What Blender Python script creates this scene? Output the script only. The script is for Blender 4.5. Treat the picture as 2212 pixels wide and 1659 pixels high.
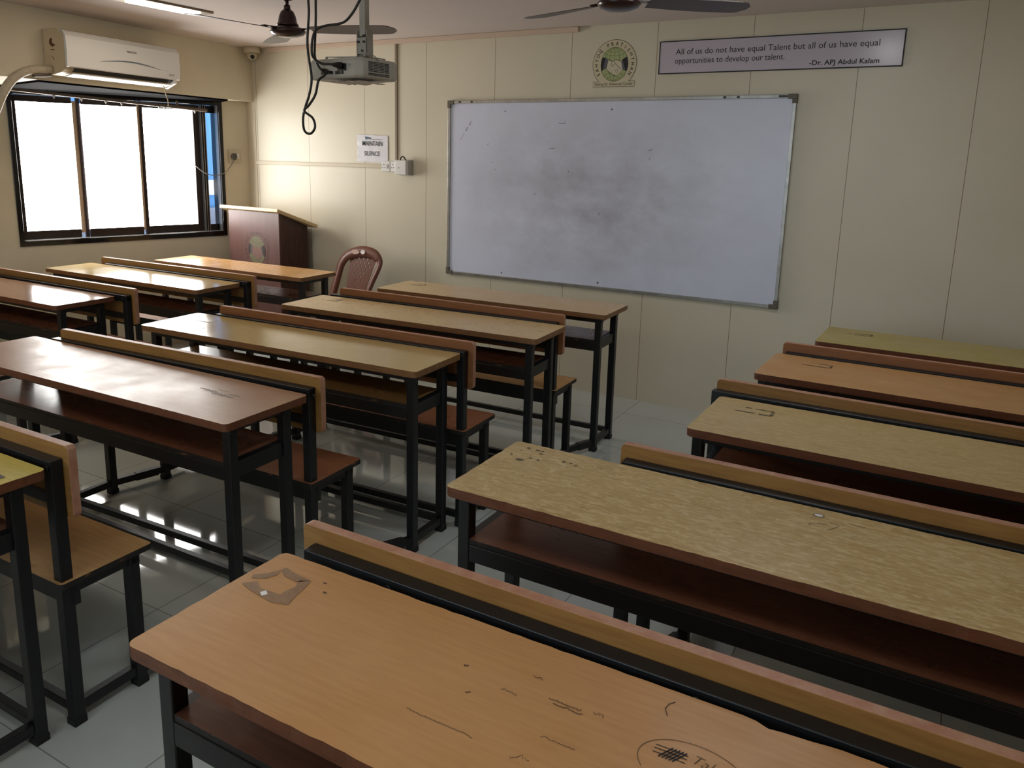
import bpy, bmesh, math, random
from mathutils import Vector, Matrix

for o in list(bpy.data.objects):
    bpy.data.objects.remove(o, do_unlink=True)
SC = bpy.context.scene
COL = SC.collection
PI = math.pi

# ------------------------------------------------------------------ camera
cam_d = bpy.data.cameras.new('camera')
cam = bpy.data.objects.new('camera', cam_d)
COL.objects.link(cam)
r_ = Vector((0.861859, 0.506777, 0.019386))
u_ = Vector((-0.119572, 0.165906, 0.978866))
f_ = Vector((-0.492851, 0.845962, -0.203584))
M = Matrix((r_, u_, -f_)).transposed().to_4x4()
M.translation = Vector((4.6095, -4.9930, 1.6207))
cam.matrix_world = M
cam_d.sensor_fit = 'HORIZONTAL'
cam_d.sensor_width = 36.0
cam_d.lens = 36.0 * 1710.34 / 2212.0
cam_d.shift_x = 57.48 / 2212.0
cam_d.shift_y = -140.57 / 2212.0
cam_d.clip_start = 0.02
SC.camera = cam

# ------------------------------------------------------------------ view + world
SC.view_settings.view_transform = 'Standard'
SC.view_settings.look = 'None'
SC.view_settings.exposure = 0.0
SC.view_settings.gamma = 1.0
SC.view_settings.use_curve_mapping = False
W = bpy.data.worlds.new('world')
SC.world = W
W.use_nodes = True
W.node_tree.nodes['Background'].inputs[0].default_value = (0.72, 0.84, 1.0, 1)
W.node_tree.nodes['Background'].inputs[1].default_value = 3.0

WINDOW_STRENGTH = 15.0      # daylight behind the frosted panes
LAMP_STRENGTH = 30.0       # lit panel near the window
ADDED_WINDOW_STRENGTH = 2.7      # glow of the window added behind the viewer
ADDED_LAMP_STRENGTH = 44.0       # unseen ceiling panels added for brightness

# ------------------------------------------------------------------ helpers
def srgb(r, g, b):
    def c(v):
        v /= 255.0
        return v / 12.92 if v <= 0.04045 else ((v + 0.055) / 1.055) ** 2.4
    return (c(r), c(g), c(b), 1.0)

def mat(name, col, rough=0.5, metal=0.0, emit=None, strength=0.0, noise=0.0, nscale=30.0,
        bump=0.0, bscale=60.0, spec=0.5, stretch=(1, 1, 1), col2=None, lo=0.35, hi=0.65):
    m = bpy.data.materials.new(name)
    m.use_nodes = True
    nt = m.node_tree
    b = nt.nodes['Principled BSDF']
    b.inputs['Base Color'].default_value = col
    b.inputs['Roughness'].default_value = rough
    b.inputs['Metallic'].default_value = metal
    b.inputs['Specular IOR Level'].default_value = spec
    if emit:
        b.inputs['Emission Color'].default_value = emit
        b.inputs['Emission Strength'].default_value = strength
    if noise or bump:
        tc = nt.nodes.new('ShaderNodeTexCoord')
        mp = nt.nodes.new('ShaderNodeMapping')
        mp.inputs['Scale'].default_value = stretch
        nt.links.new(tc.outputs['Object'], mp.inputs['Vector'])
    if noise:
        n = nt.nodes.new('ShaderNodeTexNoise')
        n.inputs['Scale'].default_value = nscale
        n.inputs['Detail'].default_value = 6
        n.inputs['Roughness'].default_value = 0.65
        nt.links.new(mp.outputs['Vector'], n.inputs['Vector'])
        rm = nt.nodes.new('ShaderNodeValToRGB')
        rm.color_ramp.elements[0].position = lo
        rm.color_ramp.elements[1].position = hi
        c2 = col2 if col2 else tuple([v * (1 - noise) for v in col[:3]] + [1])
        rm.color_ramp.elements[0].color = c2
        rm.color_ramp.elements[1].color = col
        nt.links.new(n.outputs['Fac'], rm.inputs['Fac'])
        nt.links.new(rm.outputs['Color'], b.inputs['Base Color'])
    if bump:
        n2 = nt.nodes.new('ShaderNodeTexNoise')
        n2.inputs['Scale'].default_value = bscale
        n2.inputs['Detail'].default_value = 4
        nt.links.new(mp.outputs['Vector'], n2.inputs['Vector'])
        bp = nt.nodes.new('ShaderNodeBump')
        bp.inputs['Strength'].default_value = bump
        bp.inputs['Distance'].default_value = 0.002
        nt.links.new(n2.outputs['Fac'], bp.inputs['Height'])
        nt.links.new(bp.outputs['Normal'], b.inputs['Normal'])
    return m

def laminate(name, base, dark, light, rough=0.3, speck=0.0, seed=0.0):
    """wood print laminate: long soft grain along x, optional worn pale speckle, cloudy wear"""
    m = bpy.data.materials.new(name)
    m.use_nodes = True
    nt = m.node_tree
    N, K = nt.nodes, nt.links
    b = N['Principled BSDF']
    b.inputs['Specular IOR Level'].default_value = 0.36
    tc = N.new('ShaderNodeTexCoord')
    def noise(scale, st, det=5, off=0.0):
        mp = N.new('ShaderNodeMapping')
        mp.inputs['Scale'].default_value = st
        mp.inputs['Location'].default_value = (seed + off, seed * 0.7, 0)
        K.new(tc.outputs['Object'], mp.inputs['Vector'])
        n = N.new('ShaderNodeTexNoise')
        n.inputs['Scale'].default_value = scale
        n.inputs['Detail'].default_value = det
        n.inputs['Roughness'].default_value = 0.6
        K.new(mp.outputs['Vector'], n.inputs['Vector'])
        return n
    def ramp(src, lo, hi):
        r = N.new('ShaderNodeMapRange')
        r.inputs['From Min'].default_value = lo
        r.inputs['From Max'].default_value = hi
        K.new(src.outputs['Fac'], r.inputs['Value'])
        return r
    def mix(fac, a, c):
        x = N.new('ShaderNodeMix')
        x.data_type = 'RGBA'
        K.new(fac, x.inputs['Factor'])
        for s, v in ((x.inputs[6], a), (x.inputs[7], c)):
            if isinstance(v, tuple): s.default_value = v
            else: K.new(v, s)
        return x.outputs[2]
    def scale(sock, k):
        q = N.new('ShaderNodeMath'); q.operation = 'MULTIPLY'
        K.new(sock, q.inputs[0]); q.inputs[1].default_value = k
        return q.outputs[0]
    g = ramp(noise(7.0, (1.3, 14, 14)), 0.36, 0.66)
    c = mix(scale(g.outputs[0], 0.55), base, dark)
    cl = ramp(noise(3.2, (1, 1.6, 1), 3, 4.0), 0.45, 0.75)
    c = mix(scale(cl.outputs[0], 0.25), c, light)
    if speck:
        s = ramp(noise(42.0, (1, 2.6, 1), 6, 9.0), 0.48, 0.62)
        c = mix(scale(s.outputs[0], speck), c, light)
    st = ramp(noise(9.0, (1, 1, 1), 8, 21.0), 0.66, 0.76)
    c = mix(scale(st.outputs[0], 0.10), c, dark)
    K.new(c, b.inputs['Base Color'])
    rr = ramp(noise(5.0, (1, 1, 1), 4, 30.0), 0.3, 0.7)
    rr.inputs['To Min'].default_value = rough * 0.8
    rr.inputs['To Max'].default_value = rough * 1.3
    K.new(rr.outputs[0], b.inputs['Roughness'])
    bp = N.new('ShaderNodeBump')
    bp.inputs['Strength'].default_value = 0.10
    bp.inputs['Distance'].default_value = 0.001
    K.new(noise(30.0, (0.4, 6, 1), 3, 2.0).outputs['Fac'], bp.inputs['Height'])
    K.new(bp.outputs['Normal'], b.inputs['Normal'])
    return m

# bmesh shape helpers
def new_bm(): return bmesh.new()

def bx(bm, x0, x1, y0, y1, z0, z1, mi=0):
    vs = [bm.verts.new((x, y, z)) for z in (z0, z1) for y in (y0, y1) for x in (x0, x1)]
    fs = [(0, 2, 3, 1), (4, 5, 7, 6), (0, 1, 5, 4), (2, 6, 7, 3), (0, 4, 6, 2), (1, 3, 7, 5)]
    out = []
    for f in fs:
        fc = bm.faces.new([vs[i] for i in f]); fc.material_index = mi; out.append(fc)
    return vs

def bar(bm, a, b, w, h=None, up=Vector((0, 0, 1)), mi=0):
    a, b = Vector(a), Vector(b)
    h = h or w
    d = (b - a).normalized()
    if abs(d.dot(up)) > 0.98: up = Vector((1, 0, 0))
    s = d.cross(up).normalized(); t = s.cross(d).normalized()
    vs = []
    for p in (a, b):
        for k, l in ((-1, -1), (1, -1), (1, 1), (-1, 1)):
            vs.append(bm.verts.new(p + s * (k * w / 2) + t * (l * h / 2)))
    for f in ((3, 2, 1, 0), (4, 5, 6, 7), (0, 1, 5, 4), (1, 2, 6, 5), (2, 3, 7, 6), (3, 0, 4, 7)):
        bm.faces.new([vs[i] for i in f]).material_index = mi
    return vs

def tube(bm, pts, r, seg=8, cap=True, mi=0):
    pts = [Vector(p) for p in pts]
    rings = []
    prev = None
    for i, p in enumerate(pts):
        if i == 0: d = pts[1] - pts[0]
        elif i == len(pts) - 1: d = pts[-1] - pts[-2]
        else: d = pts[i + 1] - pts[i - 1]
        d.normalize()
        if prev is None:
            ref = Vector((0, 0, 1)) if abs(d.z) < 0.9 else Vector((1, 0, 0))
            n = d.cross(ref).normalized()
        else:
            n = (prev - d * prev.dot(d)).normalized()
        prev = n
        b = d.cross(n)
        rr = r[i] if isinstance(r, (list, tuple)) else r
        rings.append([bm.verts.new(p + (n * math.cos(2 * PI * k / seg) + b * math.sin(2 * PI * k / seg)) * rr) for k in range(seg)])
    for i in range(len(rings) - 1):
        for k in range(seg):
            f = bm.faces.new((rings[i][k], rings[i][(k + 1) % seg], rings[i + 1][(k + 1) % seg], rings[i + 1][k]))
            f.smooth = True; f.material_index = mi
    if cap:
        bm.faces.new(list(reversed(rings[0]))).material_index = mi
        bm.faces.new(rings[-1]).material_index = mi

def spline(pts, n=6):
    P = [Vector(p) for p in pts]
    out = []
    for i in range(len(P) - 1):
        p0 = P[max(i - 1, 0)]; p1 = P[i]; p2 = P[i + 1]; p3 = P[min(i + 2, len(P) - 1)]
        for k in range(n):
            t = k / n
            out.append(0.5 * ((2 * p1) + (p2 - p0) * t + (2 * p0 - 5 * p1 + 4 * p2 - p3) * t * t + (3 * p1 - p0 - 3 * p2 + p3) * t ** 3))
    out.append(P[-1])
    return out

def lathe(bm, prof, seg=32, ctr=(0, 0, 0), mi=0):
    c = Vector(ctr)
    rings = []
    for r, z in prof:
        if r < 1e-5: rings.append([bm.verts.new(c + Vector((0, 0, z)))])
        else: rings.append([bm.verts.new(c + Vector((r * math.cos(2 * PI * k / seg), r * math.sin(2 * PI * k / seg), z))) for k in range(seg)])
    for a, b in zip(rings, rings[1:]):
        for k in range(seg):
            if len(a) == 1 and len(b) == 1: continue
            if len(a) == 1: f = bm.faces.new((a[0], b[k], b[(k + 1) % seg]))
            elif len(b) == 1: f = bm.faces.new((a[k], b[0], a[(k + 1) % seg]))
            else: f = bm.faces.new((a[k], b[k], b[(k + 1) % seg], a[(k + 1) % seg]))
            f.smooth = True; f.material_index = mi

def prism(bm, pts, z0, z1, mi_top=0, mi_side=0, mi_bot=None):
    """outline in xy (counter-clockwise) extruded z0..z1"""
    if mi_bot is None: mi_bot = mi_side
    a = [bm.verts.new((p[0], p[1], z0)) for p in pts]
    b = [bm.verts.new((p[0], p[1], z1)) for p in pts]
    n = len(pts)
    bm.faces.new(b).material_index = mi_top
    bm.faces.new(list(reversed(a))).material_index = mi_bot
    for i in range(n):
        bm.faces.new((a[i], a[(i + 1) % n], b[(i + 1) % n], b[i])).material_index = mi_side

def rrect(x0, x1, y0, y1, r, seg=5, step=None, jit=0.0, rnd=None):
    out = []
    cs = [(x1 - r, y0 + r, -90), (x1 - r, y1 - r, 0), (x0 + r, y1 - r, 90), (x0 + r, y0 + r, 180)]
    for i, (cx, cy, a0) in enumerate(cs):
        arc = [(cx + r * math.cos(math.radians(a0 + 90 * k / seg)), cy + r * math.sin(math.radians(a0 + 90 * k / seg))) for k in range(seg + 1)]
        out += arc
        if step:
            nx = cs[(i + 1) % 4]
            s = arc[-1]
            e = (nx[0] + r * math.cos(math.radians(nx[2])), nx[1] + r * math.sin(math.radians(nx[2])))
            L = math.hypot(e[0] - s[0], e[1] - s[1]); n = int(L / step)
            cxm, cym = (x0 + x1) / 2, (y0 + y1) / 2
            for k in range(1, n):
                t = k / n
                px, py = s[0] + (e[0] - s[0]) * t, s[1] + (e[1] - s[1]) * t
                j = rnd.random() ** 3 * jit
                if abs(e[0] - s[0]) > abs(e[1] - s[1]): py += j if py < cym else -j
                else: px += j if px < cxm else -j
                out.append((px, py))
    return out

def obj(name, bm, m, parent=None, mw=None, bevel=0.0, label=None):
    me = bpy.data.meshes.new(name)
    bmesh.ops.recalc_face_normals(bm, faces=bm.faces)
    bm.to_mesh(me); bm.free()
    for mm in (m if isinstance(m, (list, tuple)) else [m]): me.materials.append(mm)
    o = bpy.data.objects.new(name, me)
    COL.objects.link(o)
    if parent is not None: o.parent = parent
    if mw is not None: o.matrix_local = mw
    if bevel:
        md = o.modifiers.new('bevel', 'BEVEL'); md.width = bevel; md.segments = 2
        md.limit_method = 'ANGLE'; md.angle_limit = math.radians(40)
    if label: o['label'] = label
    return o

def thing(name, label, cat, loc=(0, 0, 0), rz=0.0, group=None):
    o = bpy.data.objects.new(name, None)
    COL.objects.link(o)
    o.location = loc; o.rotation_euler = (0, 0, rz)
    o.empty_display_size = 0.1
    o['label'] = label; o['category'] = cat
    if group: o['group'] = group
    return o

def tag(o, label, cat, group=None):
    o['label'] = label; o['category'] = cat
    if group: o['group'] = group
    return o

def struct(name, bm, m, label=None, bevel=0.0):
    o = obj(name, bm, m, bevel=bevel); o['kind'] = 'structure'
    if label: o['label'] = label
    return o

_txt = {}
def glyphs(s, shear=0.0, offset=0.0):
    """verts/faces of a string set in the built-in font, size 1, left aligned"""
    key = (s, shear, offset)
    if key in _txt: return _txt[key]
    cu = bpy.data.curves.new('lettering', 'FONT')
    cu.body = s; cu.size = 1.0; cu.resolution_u = 3; cu.shear = shear; cu.offset = offset
    o = bpy.data.objects.new('lettering', cu)
    COL.objects.link(o)
    dg = bpy.context.evaluated_depsgraph_get()
    me = bpy.data.meshes.new_from_object(o.evaluated_get(dg))
    vs = [(v.co.x, v.co.y) for v in me.vertices]
    fs = [tuple(p.vertices) for p in me.polygons]
    bpy.data.objects.remove(o, do_unlink=True)
    bpy.data.curves.remove(cu); bpy.data.meshes.remove(me)
    _txt[key] = (vs, fs)
    return _txt[key]

def add_text(bm, s, place, size, sx=1.0, shear=0.0, offset=0.0, mi=0, center=False, width=None):
    """place(x, y) -> Vector"""
    vs, fs = glyphs(s, shear, offset)
    if not vs: return
    x0 = min(v[0] for v in vs); x1 = max(v[0] for v in vs)
    if width: sx = width / ((x1 - x0) * size)
    ox = (x0 + x1) / 2 if center else x0
    bv = [bm.verts.new(place((v[0] - ox) * size * sx, v[1] * size)) for v in vs]
    for f in fs:
        try: bm.faces.new([bv[i] for i in f]).material_index = mi
        except ValueError: pass

def poly(bm, pts, place, mi=0):
    bm.faces.new([bm.verts.new(place(*p)) for p in pts]).material_index = mi

def stroke(bm, pts, w, place, mi=0, closed=False):
    """flat ribbon following 2D points"""
    n = len(pts); L = []; R = []
    for i in range(n):
        a = pts[i - 1] if (i > 0 or closed) else pts[i]
        b = pts[(i + 1) % n] if (i < n - 1 or closed) else pts[i]
        dx, dy = b[0] - a[0], b[1] - a[1]
        l = math.hypot(dx, dy) or 1
        nx, ny = -dy / l * w / 2, dx / l * w / 2
        L.append(bm.verts.new(place(pts[i][0] + nx, pts[i][1] + ny)))
        R.append(bm.verts.new(place(pts[i][0] - nx, pts[i][1] - ny)))
    for i in range(n if closed else n - 1):
        j = (i + 1) % n
        bm.faces.new((L[i], L[j], R[j], R[i])).material_index = mi

def ell(cx, cy, rx, ry, a0=0, a1=360, n=40):
    return [(cx + rx * math.cos(math.radians(a0 + (a1 - a0) * k / n)), cy + ry * math.sin(math.radians(a0 + (a1 - a0) * k / n))) for k in range(n + 1)]

# ------------------------------------------------------------------ materials
C = dict(
    black=mat('black_metal', srgb(20, 21, 24), 0.42, noise=0.3, nscale=40, bump=0.15, spec=0.5),
    chipped=mat('chipped_black_edge', srgb(30, 27, 26), 0.5, noise=0.9, nscale=22, col2=srgb(120, 84, 58), lo=0.30, hi=0.40, stretch=(1, 1, 3)),
    rubber=mat('rubber', srgb(22, 22, 24), 0.7),
    band=mat('edge_band_brown', srgb(112, 66, 42), 0.45, noise=0.35, nscale=12, stretch=(1, 8, 8)),
    band2=mat('edge_band_tan', srgb(136, 96, 58), 0.45, noise=0.3, nscale=12, stretch=(1, 8, 8)),
    ceil=mat('ceiling_paint', srgb(212, 200, 194), 0.85, noise=0.03, nscale=3, bump=0.1, bscale=25),
    paint=mat('cream_paint', srgb(214, 204, 180), 0.6, noise=0.05, nscale=4, bump=0.12, bscale=30),
    granite=mat('black_granite', srgb(26, 24, 26), 0.12, noise=0.5, nscale=90),
    alu_dark=mat('dark_bronze_frame', srgb(46, 36, 34), 0.35, metal=0.3),
    alu=mat('aluminium', srgb(176, 174, 170), 0.35, metal=0.8, noise=0.25, nscale=18),
    dirty_alu=mat('dusty_rail', srgb(120, 108, 96), 0.55, metal=0.3),
    white_pl=mat('white_plastic', srgb(222, 222, 220), 0.35),
    ivory_pl=mat('ivory_plastic', srgb(196, 184, 160), 0.45),
    cream_pl=mat('cream_plastic_side', srgb(206, 186, 152), 0.5),
    grey_pl=mat('grey_plastic', srgb(168, 163, 153), 0.5),
    dark_pl=mat('dark_plastic', srgb(26, 25, 24), 0.4),
    brown_fan=mat('brown_enamel', srgb(48, 26, 26), 0.22),
    blade=mat('brown_blade', srgb(74, 58, 56), 0.4),
    ink=mat('black_ink', srgb(26, 24, 30), 0.6),
    ink_soft=mat('faded_ink', srgb(96, 74, 50), 0.6),
    pencil=mat('pencil_mark', srgb(92, 66, 48), 0.6),
    tape=mat('tape_residue', srgb(146, 112, 80), 0.5, noise=0.25, nscale=60),
    tape_dark=mat('dark_tape_residue', srgb(96, 84, 64), 0.5, noise=0.4, nscale=90),
    paper=mat('white_paper', srgb(226, 226, 230), 0.4),
    teak=mat('dark_veneer', srgb(74, 40, 34), 0.35, noise=0.5, nscale=9, stretch=(6, 6, 0.7)),
    lect_front=mat('reddish_veneer', srgb(104, 72, 66), 0.4, noise=0.25, nscale=5, stretch=(2.2, 2.2, 0.5)),
    lect_top=mat('pale_wood_edge', srgb(206, 178, 134), 0.4, noise=0.15, nscale=14, stretch=(1, 6, 6)),
    chair_pl=mat('brown_chair_plastic', srgb(112, 68, 52), 0.42),
    lamp_frame=mat('lamp_housing', srgb(150, 134, 116), 0.35, metal=0.5),
)
seat_red = laminate('seat_laminate_red', srgb(150, 98, 68), srgb(120, 74, 50), srgb(168, 120, 88), 0.3, seed=1)
seat_tan = laminate('seat_laminate_tan', srgb(188, 148, 98), srgb(162, 120, 72), srgb(200, 166, 118), 0.3, seed=2)
seat_pink = laminate('seat_laminate_pink', srgb(166, 132, 112), srgb(140, 104, 84), srgb(180, 150, 134), 0.3, seed=3)
shelf_red = laminate('shelf_laminate', srgb(128, 82, 62), srgb(100, 60, 44), srgb(150, 104, 80), 0.28, seed=4)
shelf_tan = laminate('shelf_laminate_tan', srgb(150, 114, 70), srgb(118, 84, 48), srgb(160, 126, 86), 0.28, seed=5)
back_or = laminate('backrest_orange', srgb(152, 112, 62), srgb(122, 84, 44), srgb(168, 128, 76), 0.35, seed=6)
back_rd = laminate('backrest_red', srgb(146, 96, 60), srgb(116, 72, 42), srgb(164, 114, 76), 0.35, seed=7)
back_top = mat('worn_pink_top_edge', srgb(160, 108, 84), 0.5, noise=0.35, nscale=26, col2=srgb(176, 136, 112))

def top_mat(n, b, d, l, rough, sp, seed): return laminate(n, srgb(*b), srgb(*d), srgb(*l), rough, sp, seed)
TOPS = {
    'orange': top_mat('top_orange', (186, 140, 92), (168, 120, 74), (198, 156, 112), 0.38, 0.0, 11),
    'speckled': top_mat('top_speckled', (188, 162, 112), (156, 126, 82), (214, 196, 154), 0.27, 0.6, 12),
    'speckled2': top_mat('top_speckled_fine', (186, 162, 112), (160, 134, 88), (206, 186, 142), 0.33, 0.45, 13),
    'apricot': top_mat('top_apricot', (184, 140, 90), (168, 120, 74), (192, 156, 110), 0.36, 0.0, 14),
    'olive': top_mat('top_olive', (176, 160, 98), (156, 138, 78), (188, 176, 118), 0.36, 0.1, 15),
    'beige': top_mat('top_beige', (204, 176, 130), (184, 154, 106), (214, 190, 148), 0.32, 0.25, 16),
    'beige2': top_mat('top_beige_fine', (206, 178, 130), (186, 156, 108), (216, 194, 150), 0.28, 0.25, 17),
    'khaki': top_mat('top_khaki', (188, 162, 110), (174, 146, 94), (196, 172, 122), 0.15, 0.1, 18),
    'brown': top_mat('top_pinkish_brown', (160, 118, 88), (138, 96, 68), (176, 138, 112), 0.34, 0.05, 19),
    'yellow': top_mat('top_yellow', (196, 178, 84), (170, 150, 62), (206, 192, 112), 0.36, 0.3, 20),
    'honey': top_mat('top_honey', (206, 158, 98), (190, 140, 80), (214, 174, 120), 0.26, 0.0, 21),
    'cream': top_mat('top_cream', (188, 164, 116), (168, 142, 94), (204, 186, 146), 0.14, 0.1, 22),
    'rose': top_mat('top_rose', (172, 136, 112), (152, 114, 90), (184, 152, 132), 0.13, 0.0, 23),
}

# front wall: pvc panels with thin seams
def panel_mat():
    m = bpy.data.materials.new('pvc_wall_panels'); m.use_nodes = True
    N, K = m.node_tree.nodes, m.node_tree.links
    b = N['Principled BSDF']
    tc = N.new('ShaderNodeTexCoord'); sp = N.new('ShaderNodeSeparateXYZ')
    K.new(tc.outputs['Object'], sp.inputs[0])
    a = N.new('ShaderNodeMath'); a.operation = 'ADD'; a.inputs[1].default_value = 5.805 + 0.29025 + 0.002
    K.new(sp.outputs['X'], a.inputs[0])
    d = N.new('ShaderNodeMath'); d.operation = 'DIVIDE'; d.inputs[1].default_value = 0.5805
    K.new(a.outputs[0], d.inputs[0])
    f = N.new('ShaderNodeMath'); f.operation = 'FRACT'; K.new(d.outputs[0], f.inputs[0])
    s = N.new('ShaderNodeMath'); s.operation = 'SUBTRACT'; s.inputs[1].default_value = 0.5
    K.new(f.outputs[0], s.inputs[0])
    ab = N.new('ShaderNodeMath'); ab.operation = 'ABSOLUTE'; K.new(s.outputs[0], ab.inputs[0])
    lt = N.new('ShaderNodeMath'); lt.operation = 'LESS_THAN'; lt.inputs[1].default_value = 0.0030
    K.new(ab.outputs[0], lt.inputs[0])
    n = N.new('ShaderNodeTexNoise'); n.inputs['Scale'].default_value = 1.6; n.inputs['Detail'].default_value = 5
    K.new(tc.outputs['Object'], n.inputs['Vector'])
    r = N.new('ShaderNodeValToRGB')
    r.color_ramp.elements[0].position = 0.3; r.color_ramp.elements[1].position = 0.7
    r.color_ramp.elements[0].color = srgb(208, 201, 180); r.color_ramp.elements[1].color = srgb(215, 208, 188)
    K.new(n.outputs['Fac'], r.inputs['Fac'])
    x = N.new('ShaderNodeMix'); x.data_type = 'RGBA'
    K.new(lt.outputs[0], x.inputs['Factor']); K.new(r.outputs['Color'], x.inputs[6])
    x.inputs[7].default_value = srgb(134, 116, 90)
    K.new(x.outputs[2], b.inputs['Base Color'])
    b.inputs['Roughness'].default_value = 0.38
    bp = N.new('ShaderNodeBump'); bp.inputs['Strength'].default_value = 0.5; bp.inputs['Distance'].default_value = 0.002
    bp.invert = True
    K.new(lt.outputs[0], bp.inputs['Height']); K.new(bp.outputs['Normal'], b.inputs['Normal'])
    return m

def floor_mat():
    m = bpy.data.materials.new('vitrified_tile_floor'); m.use_nodes = True
    N, K = m.node_tree.nodes, m.node_tree.links
    b = N['Principled BSDF']
    tc = N.new('ShaderNodeTexCoord')
    br = N.new('ShaderNodeTexBrick')
    br.offset = 0.0; br.squash = 1.0
    br.inputs['Scale'].default_value = 1.0
    br.inputs['Mortar Size'].default_value = 0.0022
    br.inputs['Mortar Smooth'].default_value = 0.2
    br.inputs['Brick Width'].default_value = 0.61; br.inputs['Row Height'].default_value = 0.61
    br.inputs['Color1'].default_value = srgb(192, 198, 194); br.inputs['Color2'].default_value = srgb(187, 193, 189)
    br.inputs['Mortar'].default_value = srgb(128, 128, 120)
    mp = N.new('ShaderNodeMapping'); mp.inputs['Location'].default_value = (0.12, 0.31, 0)
    K.new(tc.outputs['Object'], mp.inputs['Vector']); K.new(mp.outputs['Vector'], br.inputs['Vector'])
    n = N.new('ShaderNodeTexNoise'); n.inputs['Scale'].default_value = 2.2; n.inputs['Detail'].default_value = 7
    K.new(tc.outputs['Object'], n.inputs['Vector'])
    mr = N.new('ShaderNodeMapRange'); mr.inputs['From Min'].default_value = 0.35; mr.inputs['From Max'].default_value = 0.7
    mr.inputs['To Min'].default_value = 0.0; mr.inputs['To Max'].default_value = 0.3
    K.new(n.outputs['Fac'], mr.inputs['Value'])
    x = N.new('ShaderNodeMix'); x.data_type = 'RGBA'
    K.new(mr.outputs[0], x.inputs['Factor']); K.new(br.outputs['Color'], x.inputs[6]); x.inputs[7].default_value = srgb(170, 168, 158)
    K.new(x.outputs[2], b.inputs['Base Color'])
    n2 = N.new('ShaderNodeTexNoise'); n2.inputs['Scale'].default_value = 6; n2.inputs['Detail'].default_value = 6
    K.new(tc.outputs['Object'], n2.inputs['Vector'])
    m2 = N.new('ShaderNodeMapRange'); m2.inputs['To Min'].default_value = 0.035; m2.inputs['To Max'].default_value = 0.07
    K.new(n2.outputs['Fac'], m2.inputs['Value']); K.new(m2.outputs[0], b.inputs['Roughness'])
    return m

def whiteboard_mat():
    m = bpy.data.materials.new('whiteboard_enamel'); m.use_nodes = True
    N, K = m.node_tree.nodes, m.node_tree.links
    b = N['Principled BSDF']
    tc = N.new('ShaderNodeTexCoord')
    def ns(s, st, lo, hi, det=6):
        mp = N.new('ShaderNodeMapping'); mp.inputs['Scale'].default_value = st
        K.new(tc.outputs['Object'], mp.inputs['Vector'])
        n = N.new('ShaderNodeTexNoise'); n.inputs['Scale'].default_value = s; n.inputs['Detail'].default_value = det
        n.inputs['Roughness'].default_value = 0.65
        K.new(mp.outputs['Vector'], n.inputs['Vector'])
        r = N.new('ShaderNodeMapRange'); r.inputs['From Min'].default_value = lo; r.inputs['From Max'].default_value = hi
        K.new(n.outputs['Fac'], r.inputs['Value']); return r.outputs[0]
    # marker smudge heaviest at the middle of the board, fading outward
    mp = N.new('ShaderNodeMapping'); mp.inputs['Location'].default_value = (-1.08, 0, -0.56); mp.inputs['Scale'].default_value = (0.95, 0, 1.7)
    mp.vector_type = 'POINT'
    K.new(tc.outputs['Object'], mp.inputs['Vector'])
    sp = N.new('ShaderNodeVectorMath'); sp.operation = 'SUBTRACT'; sp.inputs[1].default_value = (1.15, 0, 0.58)
    K.new(tc.outputs['Object'], sp.inputs[0])
    sc = N.new('ShaderNodeVectorMath'); sc.operation = 'MULTIPLY'; sc.inputs[1].default_value = (0.95, 0, 1.6)
    K.new(sp.outputs[0], sc.inputs[0])
    ln = N.new('ShaderNodeVectorMath'); ln.operation = 'LENGTH'; K.new(sc.outputs[0], ln.inputs[0])
    r = N.new('ShaderNodeMapRange'); r.inputs['From Min'].default_value = 0.1; r.inputs['From Max'].default_value = 1.1
    r.inputs['To Min'].default_value = 1.0; r.inputs['To Max'].default_value = 0.15
    K.new(ln.outputs['Value'], r.inputs['Value'])
    q = N.new('ShaderNodeMath'); q.operation = 'MULTIPLY'
    K.new(r.outputs[0], q.inputs[0]); K.new(ns(2.6, (1, 1, 1.4), 0.3, 0.72, 9), q.inputs[1])
    x = N.new('ShaderNodeMix'); x.data_type = 'RGBA'
    x.inputs[6].default_value = srgb(214, 220, 240); x.inputs[7].default_value = srgb(162, 162, 174)
    K.new(q.outputs[0], x.inputs['Factor'])
    y = N.new('ShaderNodeMix'); y.data_type = 'RGBA'
    s = N.new('ShaderNodeMath'); s.operation = 'MULTIPLY'; s.inputs[1].default_value = 0.5
    K.new(ns(16, (1, 1, 1), 0.70, 0.78, 8), s.inputs[0])
    K.new(s.outputs[0], y.inputs['Factor']); K.new(x.outputs[2], y.inputs[6]); y.inputs[7].default_value = srgb(92, 90, 104)
    K.new(y.outputs[2], b.inputs['Base Color'])
    b.inputs['Roughness'].default_value = 0.3
    bp = N.new('ShaderNodeBump'); bp.inputs['Strength'].default_value = 0.12; bp.inputs['Distance'].default_value = 0.002
    n3 = N.new('ShaderNodeTexNoise'); n3.inputs['Scale'].default_value = 22; K.new(tc.outputs['Object'], n3.inputs['Vector'])
    K.new(n3.outputs['Fac'], bp.inputs['Height']); K.new(bp.outputs['Normal'], b.inputs['Normal'])
    return m

# ------------------------------------------------------------------ room shell
ZC = 2.445
XR = 6.1
YB = -6.4
AL = math.radians(17)                       # the window wall runs off at 17 degrees
LD = Vector((-math.sin(AL), -math.cos(AL), 0))       # direction along the window wall, away from the corner
LN = Vector((math.cos(AL), -math.sin(AL), 0))        # its normal, into the room
L0 = Vector((-0.70, 0, 0))
def lw(s, z, off=0.0):                      # point on window wall: run s, height z, off into the room
    p = L0 + LD * s + LN * off
    return Vector((p.x, p.y, z))
S_END = 6.4 / math.cos(AL)

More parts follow.
